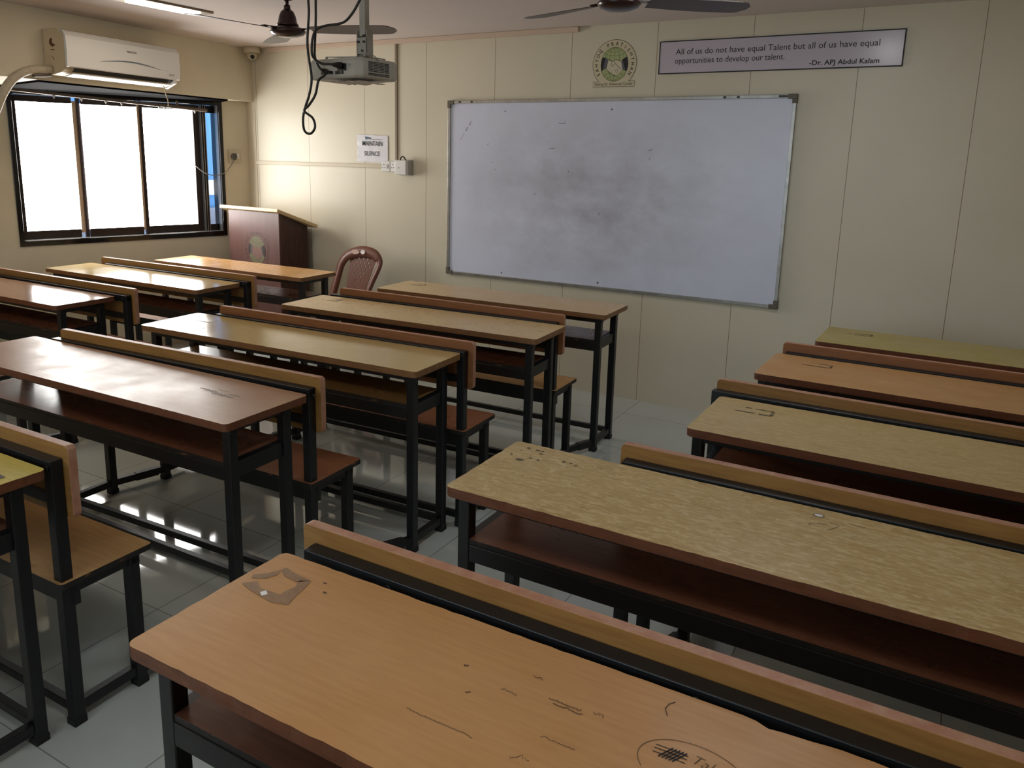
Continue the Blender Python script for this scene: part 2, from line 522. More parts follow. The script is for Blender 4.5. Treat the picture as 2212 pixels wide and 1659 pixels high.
bm = new_bm(); bx(bm, -3.4, XR + 0.2, YB - 0.2, 0.2, -0.12, 0.0); struct('floor', bm, floor_mat())
bm = new_bm(); bx(bm, -3.4, XR + 0.2, YB - 0.2, 0.2, ZC, ZC + 0.12); struct('ceiling', bm, C['ceil'])
bm = new_bm(); bx(bm, -1.0, XR + 0.2, 0.0, 0.15, 0.0, ZC); struct('wall_front', bm, panel_mat())
bm = new_bm(); bx(bm, XR, XR + 0.15, YB - 0.1, 0.0, 0.0, ZC); struct('wall_right', bm, C['paint'])
bm = new_bm(); bx(bm, -3.4, XR, YB - 0.15, YB, 0.0, ZC); struct('wall_back', bm, C['paint'])

# window wall with its opening
WS0, WS1, WZ0, WZ1 = 0.230, 1.815, 0.893, 2.018
def lwbox(bm, s0, s1, z0, z1, o0, o1, mi=0):
    vs = []
    for z in (z0, z1):
        for o in (o0, o1):
            for s in (s0, s1): vs.append(bm.verts.new(lw(s, z, o)))
    for f in [(0, 2, 3, 1), (4, 5, 7, 6), (0, 1, 5, 4), (2, 6, 7, 3), (0, 4, 6, 2), (1, 3, 7, 5)]:
        bm.faces.new([vs[i] for i in f]).material_index = mi
bm = new_bm()
lwbox(bm, -0.05, WS0, 0, ZC, -0.16, 0)
lwbox(bm, WS0, WS1, 0, WZ0, -0.16, 0)
lwbox(bm, WS0, WS1, WZ1, ZC, -0.16, 0)
lwbox(bm, WS1, S_END, 0, ZC, -0.16, 0)
struct('wall_left', bm, C['paint'])

# dropped beam over the window: its face runs nearly square to the front wall
def beam_x(y): return -0.622 - 0.13 * y
BZ = 2.018
bm = new_bm()
yb = -6.4
pts = [(-0.622, -0.0), (-0.70, -0.0), (lw(S_END, 0).x, yb), (beam_x(yb), yb)]
prism(bm, pts, BZ, ZC - 0.001)
struct('trim_1', bm, C['paint'], 'deep cream beam above the window')
# narrow pier in the front-left corner
bm = new_bm(); bx(bm, -0.695, -0.603, -0.004, 0.0, 0.0, BZ - 0.001)
struct('trim_2', bm, C['paint'], 'narrow cream pier in the corner beside the window')
# shallow ceiling cornice strip on the front wall
bm = new_bm(); bx(bm, -0.42, 2.370, -0.03, 0.0, 2.412, ZC - 0.001)
struct('trim_3', bm, mat('pinkish_trunking', srgb(206, 184, 164), 0.5), 'pinkish strip along the ceiling on the front wall', bevel=0.002)

# window: granite surround, bronze frames, frosted panes lit from outside
win = bpy.data.objects.new('window_1', None); COL.objects.link(win)
win.location = lw(0.95, WZ0, 0); win['kind'] = 'structure'
WI = Matrix.Translation(-win.location)
def wpart(name, bm, m, label=None, parent=None, bevel=0.0):
    o = obj(name, bm, m, parent or win, bevel=bevel, label=label)
    if parent is None: o.matrix_local = WI.copy()
    return o
bm = new_bm()
lwbox(bm, WS0, WS0 + 0.032, WZ0, WZ1, -0.15, 0.012)
lwbox(bm, WS1 - 0.032, WS1, WZ0, WZ1, -0.15, 0.012)
lwbox(bm, WS0 + 0.032, WS1 - 0.032, WZ0, WZ0 + 0.04, -0.15, 0.012)
lwbox(bm, WS0 + 0.032, WS1 - 0.032, 1.975, WZ1, -0.15, 0.012)
wpart('surround', bm, C['granite'], 'polished black granite surround', bevel=0.002)
bm = new_bm()
q = [lw(1.90, 0, 0.013), lw(0.22, 0, 0.013)]
e = [(beam_x(-0.30) - 0.012, -0.30), (beam_x(-2.00) - 0.012, -2.00)]
prism(bm, [(q[0].x, q[0].y), (e[1][0], e[1][1]), (e[0][0], e[0][1]), (q[1].x, q[1].y)], BZ - 0.012, BZ - 0.001)
wpart('head_slab', bm, mat('black_slab_matt', srgb(12, 11, 12), 0.9, spec=0.02), 'black slab lining the underside of the beam')
OG = -0.08
panes = [(1.371, 1.743), (0.907, 1.308), (0.448, 0.862)]
strip = mat('beige_gasket', srgb(176, 150, 124), 0.6)
frost = mat('frosted_pane', srgb(235, 240, 245), 0.5, emit=(1.0, 0.985, 0.95, 1), strength=WINDOW_STRENGTH)
for i, (a, b) in enumerate(panes):
    bm = new_bm()
    oo = OG + (0.018 if i == 1 else 0.0)
    g_ = {0: 0.032, 1: 0.020, 2: 0.0}[i]
    for (s0, s1, z0, z1) in ((a - g_ - 0.026, a - g_, 0.935, 1.974), (b, b + (0.028 if i == 0 else 0.002), 0.935, 1.974), (a, b, 0.935, 0.996), (a, b, 1.930, 1.974)):
        lwbox(bm, s0, s1, z0, z1, oo - 0.012, oo + 0.012)
    fr = wpart('sash', bm, C['alu_dark'])
    bm = new_bm(); lwbox(bm, a - 0.004, b + 0.004, 0.992, 1.934, oo - 0.003, oo + 0.002)
    if g_:
        b2 = new_bm(); lwbox(b2, a - g_, a - 0.004, 0.97, 1.950, oo - 0.006, oo + 0.010); obj('gasket_strip', b2, strip, fr, label='beige strip along the sash edge')
    obj('glass_pane', bm, frost, fr, label='frosted glass pane glowing white with daylight')
bm = new_bm()
for s in (0.345, 0.363, 0.381): lwbox(bm, s, s + 0.005, 0.935, 1.974, OG - 0.02, OG + 0.02)
lwbox(bm, 0.264, 1.78, 0.9331, 0.9349, -0.14, -0.004)
lwbox(bm, 0.262, 0.266, 0.935, 1.974, -0.06, -0.004)
wpart('sliding_track', bm, C['alu'], 'aluminium sliding tracks')
bm = new_bm(); lwbox(bm, 0.264, 0.335, 0.935, 0.985, OG - 0.03, OG - 0.02); lwbox(bm, 0.264, 0.335, 1.915, 1.974, OG - 0.03, OG - 0.02); lwbox(bm, 0.332, 0.412, 0.935, 1.974, OG - 0.03, OG - 0.018)
wpart('end_sash', bm, C['alu_dark'])

# unseen glowing window added to the back wall to brighten the room
w2 = bpy.data.objects.new('added_window', None); COL.objects.link(w2)
w2.location = (2.6, YB, 0.95); w2['kind'] = 'structure'
added_pane = mat('added_pane_glow', srgb(235, 240, 245), 0.5, emit=(0.74, 0.90, 1.0, 1), strength=ADDED_WINDOW_STRENGTH)
for k in range(4):
    x0 = -1.7 + k * 0.85
    bm = new_bm()
    for (a, b, z0, z1) in ((x0, x0 + 0.03, 0, 1.15), (x0 + 0.82, x0 + 0.85, 0, 1.15), (x0 + 0.03, x0 + 0.82, 0, 0.03), (x0 + 0.03, x0 + 0.82, 1.12, 1.15)): bx(bm, a, b, 0.001, 0.035, z0, z1)
    fr = obj('sash', bm, C['alu_dark'], w2, bevel=0.002)
    bm = new_bm(); bx(bm, x0 + 0.028, x0 + 0.822, 0.008, 0.014, 0.028, 1.122); obj('glass_pane', bm, added_pane, fr)

# seen through the open gap: neighbour's blue sheeted wall with a white ledge over a grey wall
nb = thing('neighbouring_building', 'blue and grey building wall seen through the open gap of the window', 'building', lw(0.5, -2.0, -3.2), 0)
NI = Matrix.Translation(-nb.location)
def npart(name, s0, s1, z0, z1, o0, o1, m):
    bm = new_bm(); lwbox(bm, s0, s1, z0, z1, o0, o1)
    o = obj(name, bm, m, nb); o.matrix_local = NI.copy()
npart('blue_sheeting', -4, 5, 1.24, 3.6, -3.4, -3.2, mat('blue_sheet', srgb(84, 136, 186), 0.6, noise=0.25, nscale=5, stretch=(3, 3, 0.3)))
npart('ledge', -4, 5, 1.06, 1.24, -3.5, -3.1, mat('white_ledge', srgb(222, 214, 212), 0.7))
npart('blue_band', -4, 5, 0.90, 1.06, -3.4, -3.2, mat('blue_band', srgb(70, 122, 170), 0.6))
npart('grey_wall', -4, 5, -2.0, 0.90, -3.4, -3.15, mat('grey_render', srgb(118, 122, 136), 0.8, noise=0.4, nscale=3))

# ------------------------------------------------------------------ curtain rail
t = thing('curtain_rail', 'dusty grey curtain rail with small hooks across the top of the window', 'curtain rail', lw(1.0, 1.96, 0.10))
TI = Matrix.Translation(-t.location)
p0, p1 = lw(1.81, 2.001, 0.10), lw(0.40, 1.925, 0.10)
bm = new_bm(); bar(bm, p0, p1, 0.03, 0.022)
for k in (0.17, 0.83):
    q = p0.lerp(p1, k); bar(bm, q + Vector((0, 0, 0.008)), q + Vector((-0.0, 0, 0.05)), 0.02, 0.006)
o = obj('rail', bm, C['dirty_alu'], t, TI.copy(), bevel=0.002)
for k in (0.20, 0.33, 0.45, 0.53, 0.73, 0.76, 0.93):
    q = p0.lerp(p1, k) + Vector((0, 0, -0.011))
    bm = new_bm(); bar(bm, q, q + Vector((0, 0, -0.012)), 0.016, 0.008); bar(bm, q + Vector((0, 0, -0.012)), q + Vector((0, 0, -0.022)), 0.005)
    obj('hook', bm, C['alu'], t, TI.copy())

# ------------------------------------------------------------------ desks
def decal(parent, name, fn, z=0.0008):
    """fn(bm, place): marks drawn flat on the desktop in the desk's own u, v"""
    bm = new_bm()
    H = parent['top_z'] + z
    ms = fn(bm, lambda u, v: Vector((u, v, H)))
    return obj(name, bm, ms, parent)

def frame_marks(u0, v0, w, h, seed, m='tape_dark'):
    rnd = random.Random(seed)
    def fn(bm, P):
        t = 0.011
        def strip(a, b, w_, skip=0.2):
            n = 9
            for k in range(n):
                if rnd.random() < skip: continue
                p = (a[0] + (b[0] - a[0]) * k / n, a[1] + (b[1] - a[1]) * k / n)
                q = (a[0] + (b[0] - a[0]) * (k + 1) / n, a[1] + (b[1] - a[1]) * (k + 1) / n)
                stroke(bm, [p, ((p[0] + q[0]) / 2, (p[1] + q[1]) / 2 + rnd.uniform(-.001, .001)), q], w_ * rnd.uniform(0.5, 1.1), P)
        strip((u0, v0), (u0 + w, v0), t, 0.05)
        strip((u0 + w * 0.2, v0 + h), (u0 + w, v0 + h), t, 0.35)
        strip((u0 + w, v0), (u0 + w, v0 + h), t, 0.15)
        return [C[m]]
    return fn

def scribble(rnd, u, v, w, h, n):
    pts = []
    for k in range(n): pts.append((u + w * k / n + rnd.uniform(-.3, .3) * w / n, v + rnd.uniform(-.5, .5) * h))
    return pts

def make_desk(x, y, yaw, L, D, H, bench, label, top, back='or', seat='red', shelf='red', ext=0.09,
              edge='band', group='desk-bench units in three blocks', jit=0.0015, seed=1, chip=False, seat_depth=0.290, inset=0.145):
    """origin: floor under the near-left corner of the desktop; bench posts stand at v = -bench"""
    t = thing('school_desk', label, 'desk', (x, y, 0), yaw, group)
    rnd = random.Random(seed)
    T = 0.035; UL, UR = 0.025, L - 0.062          # desk legs; the bench frame sits 85 mm further left
    BL, BR = -0.045, L - inset
    tz = H; t0 = H - 0.026
    v1, v2 = 0.07, D - 0.058                       # near and far desk legs
    vp = -bench                                    # bench post centre
    vr = vp - 0.028; vs = vr + seat_depth          # rear and front edge of seat
    vb = vs - 0.055                                # bench front leg centre
    # desktop
    bm = new_bm()
    out = rrect(0, L, 0, D, 0.018, 5, 0.02, jit, rnd)
    if chip:
        out = [(px, py - (0.012 * max(0, 1 - abs(px - 0.985) / 0.03) + 0.006 * max(0, 1 - abs(px - 1.03) / 0.03) if py > D - 0.01 else 0)) for px, py in out]
    prism(bm, out, t0 + 0.003, tz, 0, 1, 1)
    prism(bm, rrect(0.001, L - 0.001, 0.001, D - 0.001, 0.018), t0, t0 + 0.003, 1, 1, 1)
    d = obj('desktop', bm, [TOPS[top], C[edge]], t)
    t['top_z'] = tz
    # legs
    def foot(lg, u, v):
        bm = new_bm(); bx(bm, u - T / 2 - 0.002, u + T / 2 + 0.002, v - T / 2 - 0.002, v + T / 2 + 0.002, 0.0, 0.022)
        obj('rubber_foot', bm, C['rubber'], lg, bevel=0.002)
    for u, ub in ((UL, BL), (UR, BR)):
        for v in (v1, v2):
            bm = new_bm(); bx(bm, u - T / 2, u + T / 2, v - T / 2, v + T / 2, 0.012, t0 - 0.002)
            foot(obj('leg', bm, C['black'], t, bevel=0.003), u, v)
        bm = new_bm(); bx(bm, ub - T / 2, ub + T / 2, vb - T / 2, vb + T / 2, 0.012, 0.430)
        foot(obj('leg', bm, C['black'], t, bevel=0.003), ub, vb)
        bm = new_bm(); bx(bm, ub - T / 2, ub + T / 2, vp - T / 2, vp + T / 2, 0.012, 0.800)
        foot(obj('backrest_post', bm, C['black'], t, bevel=0.003), ub, vp)
        # side floor rail tying desk and bench together, with its welded sleeve
        bm = new_bm(); zr = 0.052
        bar(bm, (ub, vp + T / 2, zr), (ub, vb + 0.01, zr), 0.026, 0.032)
        bar(bm, (ub, vb, zr), (u, v1, zr), 0.026, 0.032)
        bar(bm, (u, v1 - 0.01, zr), (u, v2 - T / 2, zr), 0.026, 0.032)
        a_, b_ = Vector((ub, vb, zr)), Vector((u, v1, zr))
        bar(bm, a_.lerp(b_, 0.42), a_.lerp(b_, 0.85), 0.032, 0.038)
        obj('floor_rail', bm, C['black'], t, bevel=0.002)
    # cross rails near the floor
    bm = new_bm(); bx(bm, UL + T / 2, UR - T / 2, v2 - 0.012, v2 + 0.012, 0.038, 0.066); obj('foot_rail', bm, C['black'], t, bevel=0.002)
    bm = new_bm(); bx(bm, BL + T / 2, BR - T / 2, vp - 0.012, vp + 0.012, 0.038, 0.066); obj('foot_rail', bm, C['black'], t, bevel=0.002)
    # frame under the desktop
    bm = new_bm()
    for v in (v1, v2): bx(bm, UL - T / 2 + 0.001, UR + T / 2 + 0.004, v - 0.016, v + 0.016, t0 - 0.032, t0 - 0.0005)
    for u in (UL, UR): bx(bm, u - 0.012, u + 0.012, v1 + 0.016, v2 - 0.016, t0 - 0.03, t0 - 0.0005)
    obj('top_frame', bm, C['black'], t, bevel=0.002)
    # shelf and its tray frame
    sz = 0.640
    bm = new_bm()
    prism(bm, [(UL + T / 2, v1 - 0.015), (UR - T / 2, v1 - 0.015), (UR - T / 2, v2 + 0.01), (UL + T / 2, v2 + 0.01)], sz - 0.014, sz, 0, 1, 1)
    obj('shelf', bm, [shelf_red if shelf == 'red' else shelf_tan, C['chipped']], t)
    bm = new_bm()
    bx(bm, UL + T / 2, UR - T / 2, v1 - 0.018, v1 + 0.012, sz - 0.062, sz - 0.0145)
    bx(bm, UL + T / 2, UR - T / 2, v2 - 0.012, v2 + 0.013, sz - 0.062, sz - 0.0145)
    for u in (UL + 0.004, UR - 0.004): bx(bm, u - 0.013, u + 0.013, v1 + T / 2, v2 - T / 2, sz - 0.055, sz - 0.003)
    obj('shelf_frame', bm, C['black'], t, bevel=0.002)
    # seat and frame
    ez = 0.452
    bm = new_bm()
    prism(bm, rrect(BL - 0.03, BR + 0.03, vr, vs, 0.012), ez - 0.018, ez, 0, 1, 1)
    obj('seat', bm, [{'red': seat_red, 'tan': seat_tan, 'pink': seat_pink}[seat], C['chipped']], t)
    bm = new_bm()
    bx(bm, BL - T / 2, BR + T / 2, vp + 0.004, vp + 0.034, ez - 0.085, ez - 0.0185)
    bx(bm, BL - T / 2, BR + T / 2, vb - 0.012, vb + 0.018, ez - 0.05, ez - 0.0185)
    for u in (BL, BR): bx(bm, u - 0.012, u + 0.012, vp + 0.034, vb - 0.012, ez - 0.05, ez - 0.0185)
    obj('seat_frame', bm, C['black'], t, bevel=0.002)
    # backrest
    b0 = vp + T / 2 + 0.001
    bm = new_bm()
    bo = rrect(-ext, BR + 0.042, 0.632, 0.838, 0.014)
    a = [bm.verts.new((p[0], b0, p[1])) for p in bo]; b = [bm.verts.new((p[0], b0 + 0.025, p[1])) for p in bo]
    bm.faces.new(list(reversed(a))); bm.faces.new(b)
    for i in range(len(bo)):
        j = (i + 1) % len(bo)
        f = bm.faces.new((a[i], a[j], b[j], b[i])); f.material_index = 1
    obj('backrest', bm, [back_or if back == 'or' else back_rd, back_top], t, bevel=0.0015)
    bm = new_bm()
    bx(bm, BL - T / 2, BR + T / 2, vp - T / 2 - 0.0005, vp + T / 2, 0.766, 0.8015)
    bx(bm, BL + T / 2, BR - T / 2, vp + T / 2 - 0.006, vp + T / 2, 0.655, 0.69)
    for u in (0.16, L * 0.5, L - 0.16): lathe(bm, [(0, -0.004), (0.007, -0.004), (0.007, 0.0), (0, 0)], 8, (u, vp - T / 2, 0.0))
    # bolt heads face the viewer: stand them upright
    for v in bm.verts:
        if abs(v.co.z) < 0.0045 and v.co.z <= 0.0001:
            dy = v.co.y - (vp - T / 2); dz = v.co.z
            v.co = Vector((v.co.x, vp - T / 2 + dz, 0.783 + dy))
    obj('backrest_bar', bm, C['black'], t, bevel=0.003)
    return t

g = 'desk-bench units in three blocks'
DK = {}
# right-hand block (C), middle block (B), window block (A); rows run from the front wall back
DK['C1'] = make_desk(4.125, -1.108, -0.029, 1.54, 0.4, 0.798, 0.317, 'olive-topped school desk closest to the front wall in the right-hand block', 'olive', 'rd', seed=1, ext=0.08)
DK['C2'] = make_desk(4.008, -1.856, -0.03, 1.54, 0.404, 0.798, 0.33, 'apricot-topped school desk second from the front wall in the right-hand block', 'apricot', 'or', seed=2, ext=0.055)
DK['C3'] = make_desk(3.972, -2.645, -0.01, 1.54, 0.404, 0.798, 0.362, 'pale speckled school desk third from the front wall in the right-hand block', 'speckled2', 'or', seed=3, ext=0.08)
DK['C4'] = make_desk(3.584, -3.421, -0.006, 1.54, 0.388, 0.797, 0.422, 'worn speckled school desk with chipped corner, just ahead of the orange desk at the bottom', 'speckled', 'or', seed=4, jit=0.003, ext=0.097)
DK['C5'] = make_desk(3.486, -4.258, 0.003, 1.54, 0.376, 0.796, 0.42, 'large orange-topped school desk with tape residue, nearest the viewer', 'orange', 'or', seed=5, jit=0.002, chip=True, ext=0.09)
DK['B1'] = make_desk(1.578, -1.149, 0.026, 1.509, 0.368, 0.795, 0.34, 'beige-topped school desk right in front of the whiteboard in the middle block', 'beige', 'rd', 'tan', edge='band2', seed=6, ext=0.02)
DK['B2'] = make_desk(1.494, -1.88, 0.034, 1.543, 0.355, 0.795, 0.386, 'beige-topped school desk second from the whiteboard in the middle block', 'beige2', 'rd', 'red', edge='band2', seed=7, ext=0.068, inset=0.165)
DK['B3'] = make_desk(1.344, -2.648, 0.036, 1.563, 0.352, 0.796, 0.385, 'khaki-topped school desk with window glare on its left end, third row of the middle block', 'khaki', 'or', 'red', seed=8, shelf='tan', edge='band2', ext=0.05, inset=0.2)
DK['B4'] = make_desk(1.186, -3.425, 0.012, 1.589, 0.369, 0.797, 0.445, 'pinkish-brown topped school desk with ink scratches near its right end', 'brown', 'or', 'tan', seed=9, ext=0.09, inset=0.165)
DK['B5'] = make_desk(1.118, -4.264, 0, 1.54, 0.37, 0.796, 0.4, 'yellow-topped school desk cut off by the left edge of the picture', 'yellow', 'or', 'tan', seed=10, ext=0.09)
DK['A1'] = make_desk(-0.53, -1.149, 0.01, 1.476, 0.357, 0.794, 0.338, 'honey-topped school desk in front of the lectern in the window block', 'honey', 'or', 'pink', edge='band2', seed=11, ext=0.155)
DK['A2'] = make_desk(-0.738, -1.861, 0.004, 1.523, 0.35, 0.795, 0.358, 'school desk washed white by window glare, second row of the window block', 'cream', 'or', 'pink', seed=12, edge='band2', ext=0.09)
DK['A3'] = make_desk(-0.944, -2.621, 0.01, 1.54, 0.357, 0.795, 0.36, 'rose-topped school desk at the left edge, third row of the window block', 'rose', 'or', 'pink', seed=13, ext=0.09)

# marks on desktops
for k, (u, v, w_, h_) in {'C1': (0.11, 0.27, 0.10, 0.035), 'C2': (0.13, 0.26, 0.11, 0.05), 'C3': (0.085, 0.27, 0.115, 0.05),
                          'B1': (0.10, 0.24, 0.085, 0.05), 'B2': (0.10, 0.235, 0.095, 0.05), 'B3': (0.13, 0.215, 0.10, 0.055)}.items():
    decal(DK[k], 'tape_residue', frame_marks(u, v, w_, h_, hash(k) % 97 if False else ord(k[1]) + ord(k[0])))
def c5_tape(bm, P):
    # torn square of old tape around a bare patch
    q = [(0.020, 0.240), (0.055, 0.231), (0.115, 0.222), (0.150, 0.232), (0.142, 0.256), (0.112, 0.262), (0.112, 0.250), (0.062, 0.247), (0.040, 0.262)]
    poly(bm, q, P)
    poly(bm, [(0.112, 0.262), (0.142, 0.256), (0.136, 0.290), (0.128, 0.318), (0.108, 0.306), (0.117, 0.285)], P)
    poly(bm, [(0.128, 0.318), (0.082, 0.322), (0.052, 0.330), (0.048, 0.318), (0.070, 0.304), (0.108, 0.300)], P)
    poly(bm, [(0.048, 0.318), (0.034, 0.292), (0.014, 0.274), (0.022, 0.264), (0.046, 0.278), (0.056, 0.300)], P)
    poly(bm, [(0.074, 0.236), (0.086, 0.228), (0.092, 0.238), (0.080, 0.246)], lambda u, v: P(u, v) + Vector((0, 0, 0.0004)), 1)
    return [C['tape'], C['paper']]
decal(DK['C5'], 'tape_residue', c5_tape)
RK = random.Random(3)
def marks(desk, specs, name='scribble', wd=0.0012, m='pencil'):
    """each (u, v, w, h, n[, width[, material]]) is one scribble of its own"""
    for sp in specs:
        u, v, w_, h_, n = sp[:5]
        wd_ = sp[5] if len(sp) > 5 else wd
        m_ = sp[6] if len(sp) > 6 else m
        def fn(bm, P, a=(u, v, w_, h_, n, wd_), m_=m_):
            stroke(bm, scribble(RK, *a[:5]), a[5], P); return [C[m_]]
        decal(desk, name, fn, 0.0009)
marks(DK['C5'], [(u, v, 0.008, 0.006, 9, 0.0022) for u, v in ((0.152, 0.326), (0.52, 0.255), (0.556, 0.200), (0.175, 0.30))], 'ink_spot')
marks(DK['C5'], [(0.63, 0.29, 0.02, 0.004, 8), (0.60, 0.235, 0.03, 0.006, 14, 0.0012, 'ink_soft'), (0.675, 0.255, 0.055, 0.005, 26, 0.0016), (0.685, 0.247, 0.05, 0.004, 20, 0.0018),
                 (0.745, 0.26, 0.02, 0.010, 9), (0.50, 0.12, 0.12, 0.004, 40, 0.0011, 'ink_soft'), (0.70, 0.175, 0.055, 0.005, 26, 0.0011),
                 (0.735, 0.095, 0.012, 0.010, 7, 0.0016, 'pencil'), (0.68, 0.12, 0.03, 0.015, 10, 0.001, 'ink_soft'), (0.93, 0.12, 0.05, 0.003, 12, 0.0012, 'ink_soft'), (1.0, 0.06, 0.03, 0.02, 12, 0.0012, 'ink_soft')])
def c5_ring(bm, P):
    stroke(bm, [(0.905 + 0.075 * math.cos(a), 0.225 + 0.050 * math.sin(a)) for a in [math.radians(40 + 7 * k) for k in range(26)]], 0.0012, P); return [C['ink_soft']]
decal(DK['C5'], 'pencil_ring', c5_ring)
def c5_tick(bm, P):
    stroke(bm, [(0.845, 0.350), (0.838, 0.340), (0.836, 0.327), (0.844, 0.313)], 0.0018, P); return [C['pencil']]
decal(DK['C5'], 'scribble', c5_tick)
def c5_hash(bm, P):
    for k in range(5): stroke(bm, [(0.858 + k * 0.005, 0.226), (0.872 + k * 0.005, 0.252)], 0.0024, P)
    for v in (0.232, 0.240, 0.247): stroke(bm, [(0.848, v), (0.870, v + .001), (0.895, v)], 0.0016, P)
    return [C['ink']]
decal(DK['C5'], 'ink_hatching', c5_hash)
def c5_name(bm, P):
    c, s_ = math.cos(-0.10), math.sin(-0.10)
    add_text(bm, "Talavpadi", lambda x, y: P(0.903 + x * c - y * s_, 0.238 + x * s_ + y * c), 0.026, 0.95, 0.25, -0.018)
    return [C['ink_soft']]
decal(DK['C5'], 'scratched_word', c5_name)
for (u, v, w_) in ((1.055, 0.250, 0.045), (1.118, 0.262, 0.035)):
    def fn(bm, P):
        stroke(bm, [(u, v + 0.012), (u + w_ * .3, v + 0.012), (u + w_ * .5, v), (u + w_, v + 0.003), (u + w_ * 1.1, v - 0.008), (u + w_ * .6, v - 0.012), (u + w_ * .25, v)], 0.0014, P, 0, True)
        stroke(bm, scribble(RK, u + w_ * .3, v - 0.003, w_ * .6, 0.010, 14), 0.0009, P)
        return [C['pencil']]
    decal(DK['C5'], 'doodle', fn)
def c4_spots(bm, P):
    rnd = random.Random(8)
    for (u, v, r) in ((0.075, 0.262, 0.012), (0.095, 0.287, 0.005), (0.118, 0.286, 0.005), (0.035, 0.285, 0.004), (0.045, 0.325, 0.003), (0.056, 0.352, 0.006), (0.085, 0.350, 0.007), (0.105, 0.332, 0.006), (0.185, 0.315, 0.006), (0.205, 0.315, 0.004), (0.222, 0.307, 0.004), (0.10, 0.352, 0.005)):
        n = 9
        poly(bm, [(u + r * 1.5 * rnd.uniform(.5, 1) * math.cos(2 * PI * k / n), v + r * rnd.uniform(.4, 1) * math.sin(2 * PI * k / n)) for k in range(n)], P)
    return [C['tape_dark']]
decal(DK['C4'], 'stain', c4_spots)
def c4_ink(bm, P):
    rnd = random.Random(5)
    stroke(bm, ell(0.835, 0.345, 0.012, 0.009, n=14)[:-1], 0.0018, P, 0, True)
    poly(bm, ell(0.835, 0.345, 0.010, 0.007, n=12)[:-1], P, 1)
    stroke(bm, [(0.86, 0.305), (0.835, 0.298), (0.822, 0.288), (0.826, 0.278)], 0.0016, P)
    stroke(bm, [(0.862, 0.318), (0.885, 0.312), (0.875, 0.292), (0.862, 0.272)], 0.0016, P)
    stroke(bm, scribble(rnd, 0.90, 0.335, 0.04, 0.004, 14), 0.0014, P)
    stroke(bm, scribble(rnd, 1.25, 0.20, 0.05, 0.02, 18), 0.0012, P)
    return [C['ink_soft'], C['paper']]
decal(DK['C4'], 'scribble', c4_ink)
def b4_ink(bm, P):
    rnd = random.Random(6)
    for (u, v, w_, h_, n, wd) in ((1.22, 0.225, 0.09, 0.010, 26, 0.004), (1.30, 0.205, 0.11, 0.006, 24, 0.005), (1.29, 0.245, 0.05, 0.004, 10, 0.003), (1.36, 0.225, 0.06, 0.010, 14, 0.005), (1.25, 0.215, 0.12, 0.006, 30, 0.003)):
        stroke(bm, scribble(rnd, u, v, w_, h_, n), wd, P)
    return [C['tape_dark']]
decal(DK['B4'], 'scribble', b4_ink)
def b5_ink(bm, P):
    rnd = random.Random(7)
    poly(bm, [(1.43, 0.262), (1.50, 0.262), (1.505, 0.285), (1.45, 0.29)], P)
    stroke(bm, scribble(rnd, 1.30, 0.27, 0.06, 0.008, 12), 0.004, P)
    return [mat('blue_grey_smear', srgb(92, 92, 88), 0.6, noise=0.3, nscale=80)]
decal(DK['B5'], 'scribble', b5_ink)
def dots(*pp):
    def fn(bm, P):
        for u, v, r in pp: poly(bm, ell(u, v, r, r, n=8)[:-1], P)
        return [C['ink']]
    return fn
decal(DK['B3'], 'ink_spot', dots((0.30, 0.115, 0.006), (0.305, 0.10, 0.004)))
decal(DK['A2'], 'ink_spot', dots((1.42, 0.22, 0.005), (1.49, 0.235, 0.004), (1.52, 0.25, 0.004), (0.75, 0.31, 0.004)))

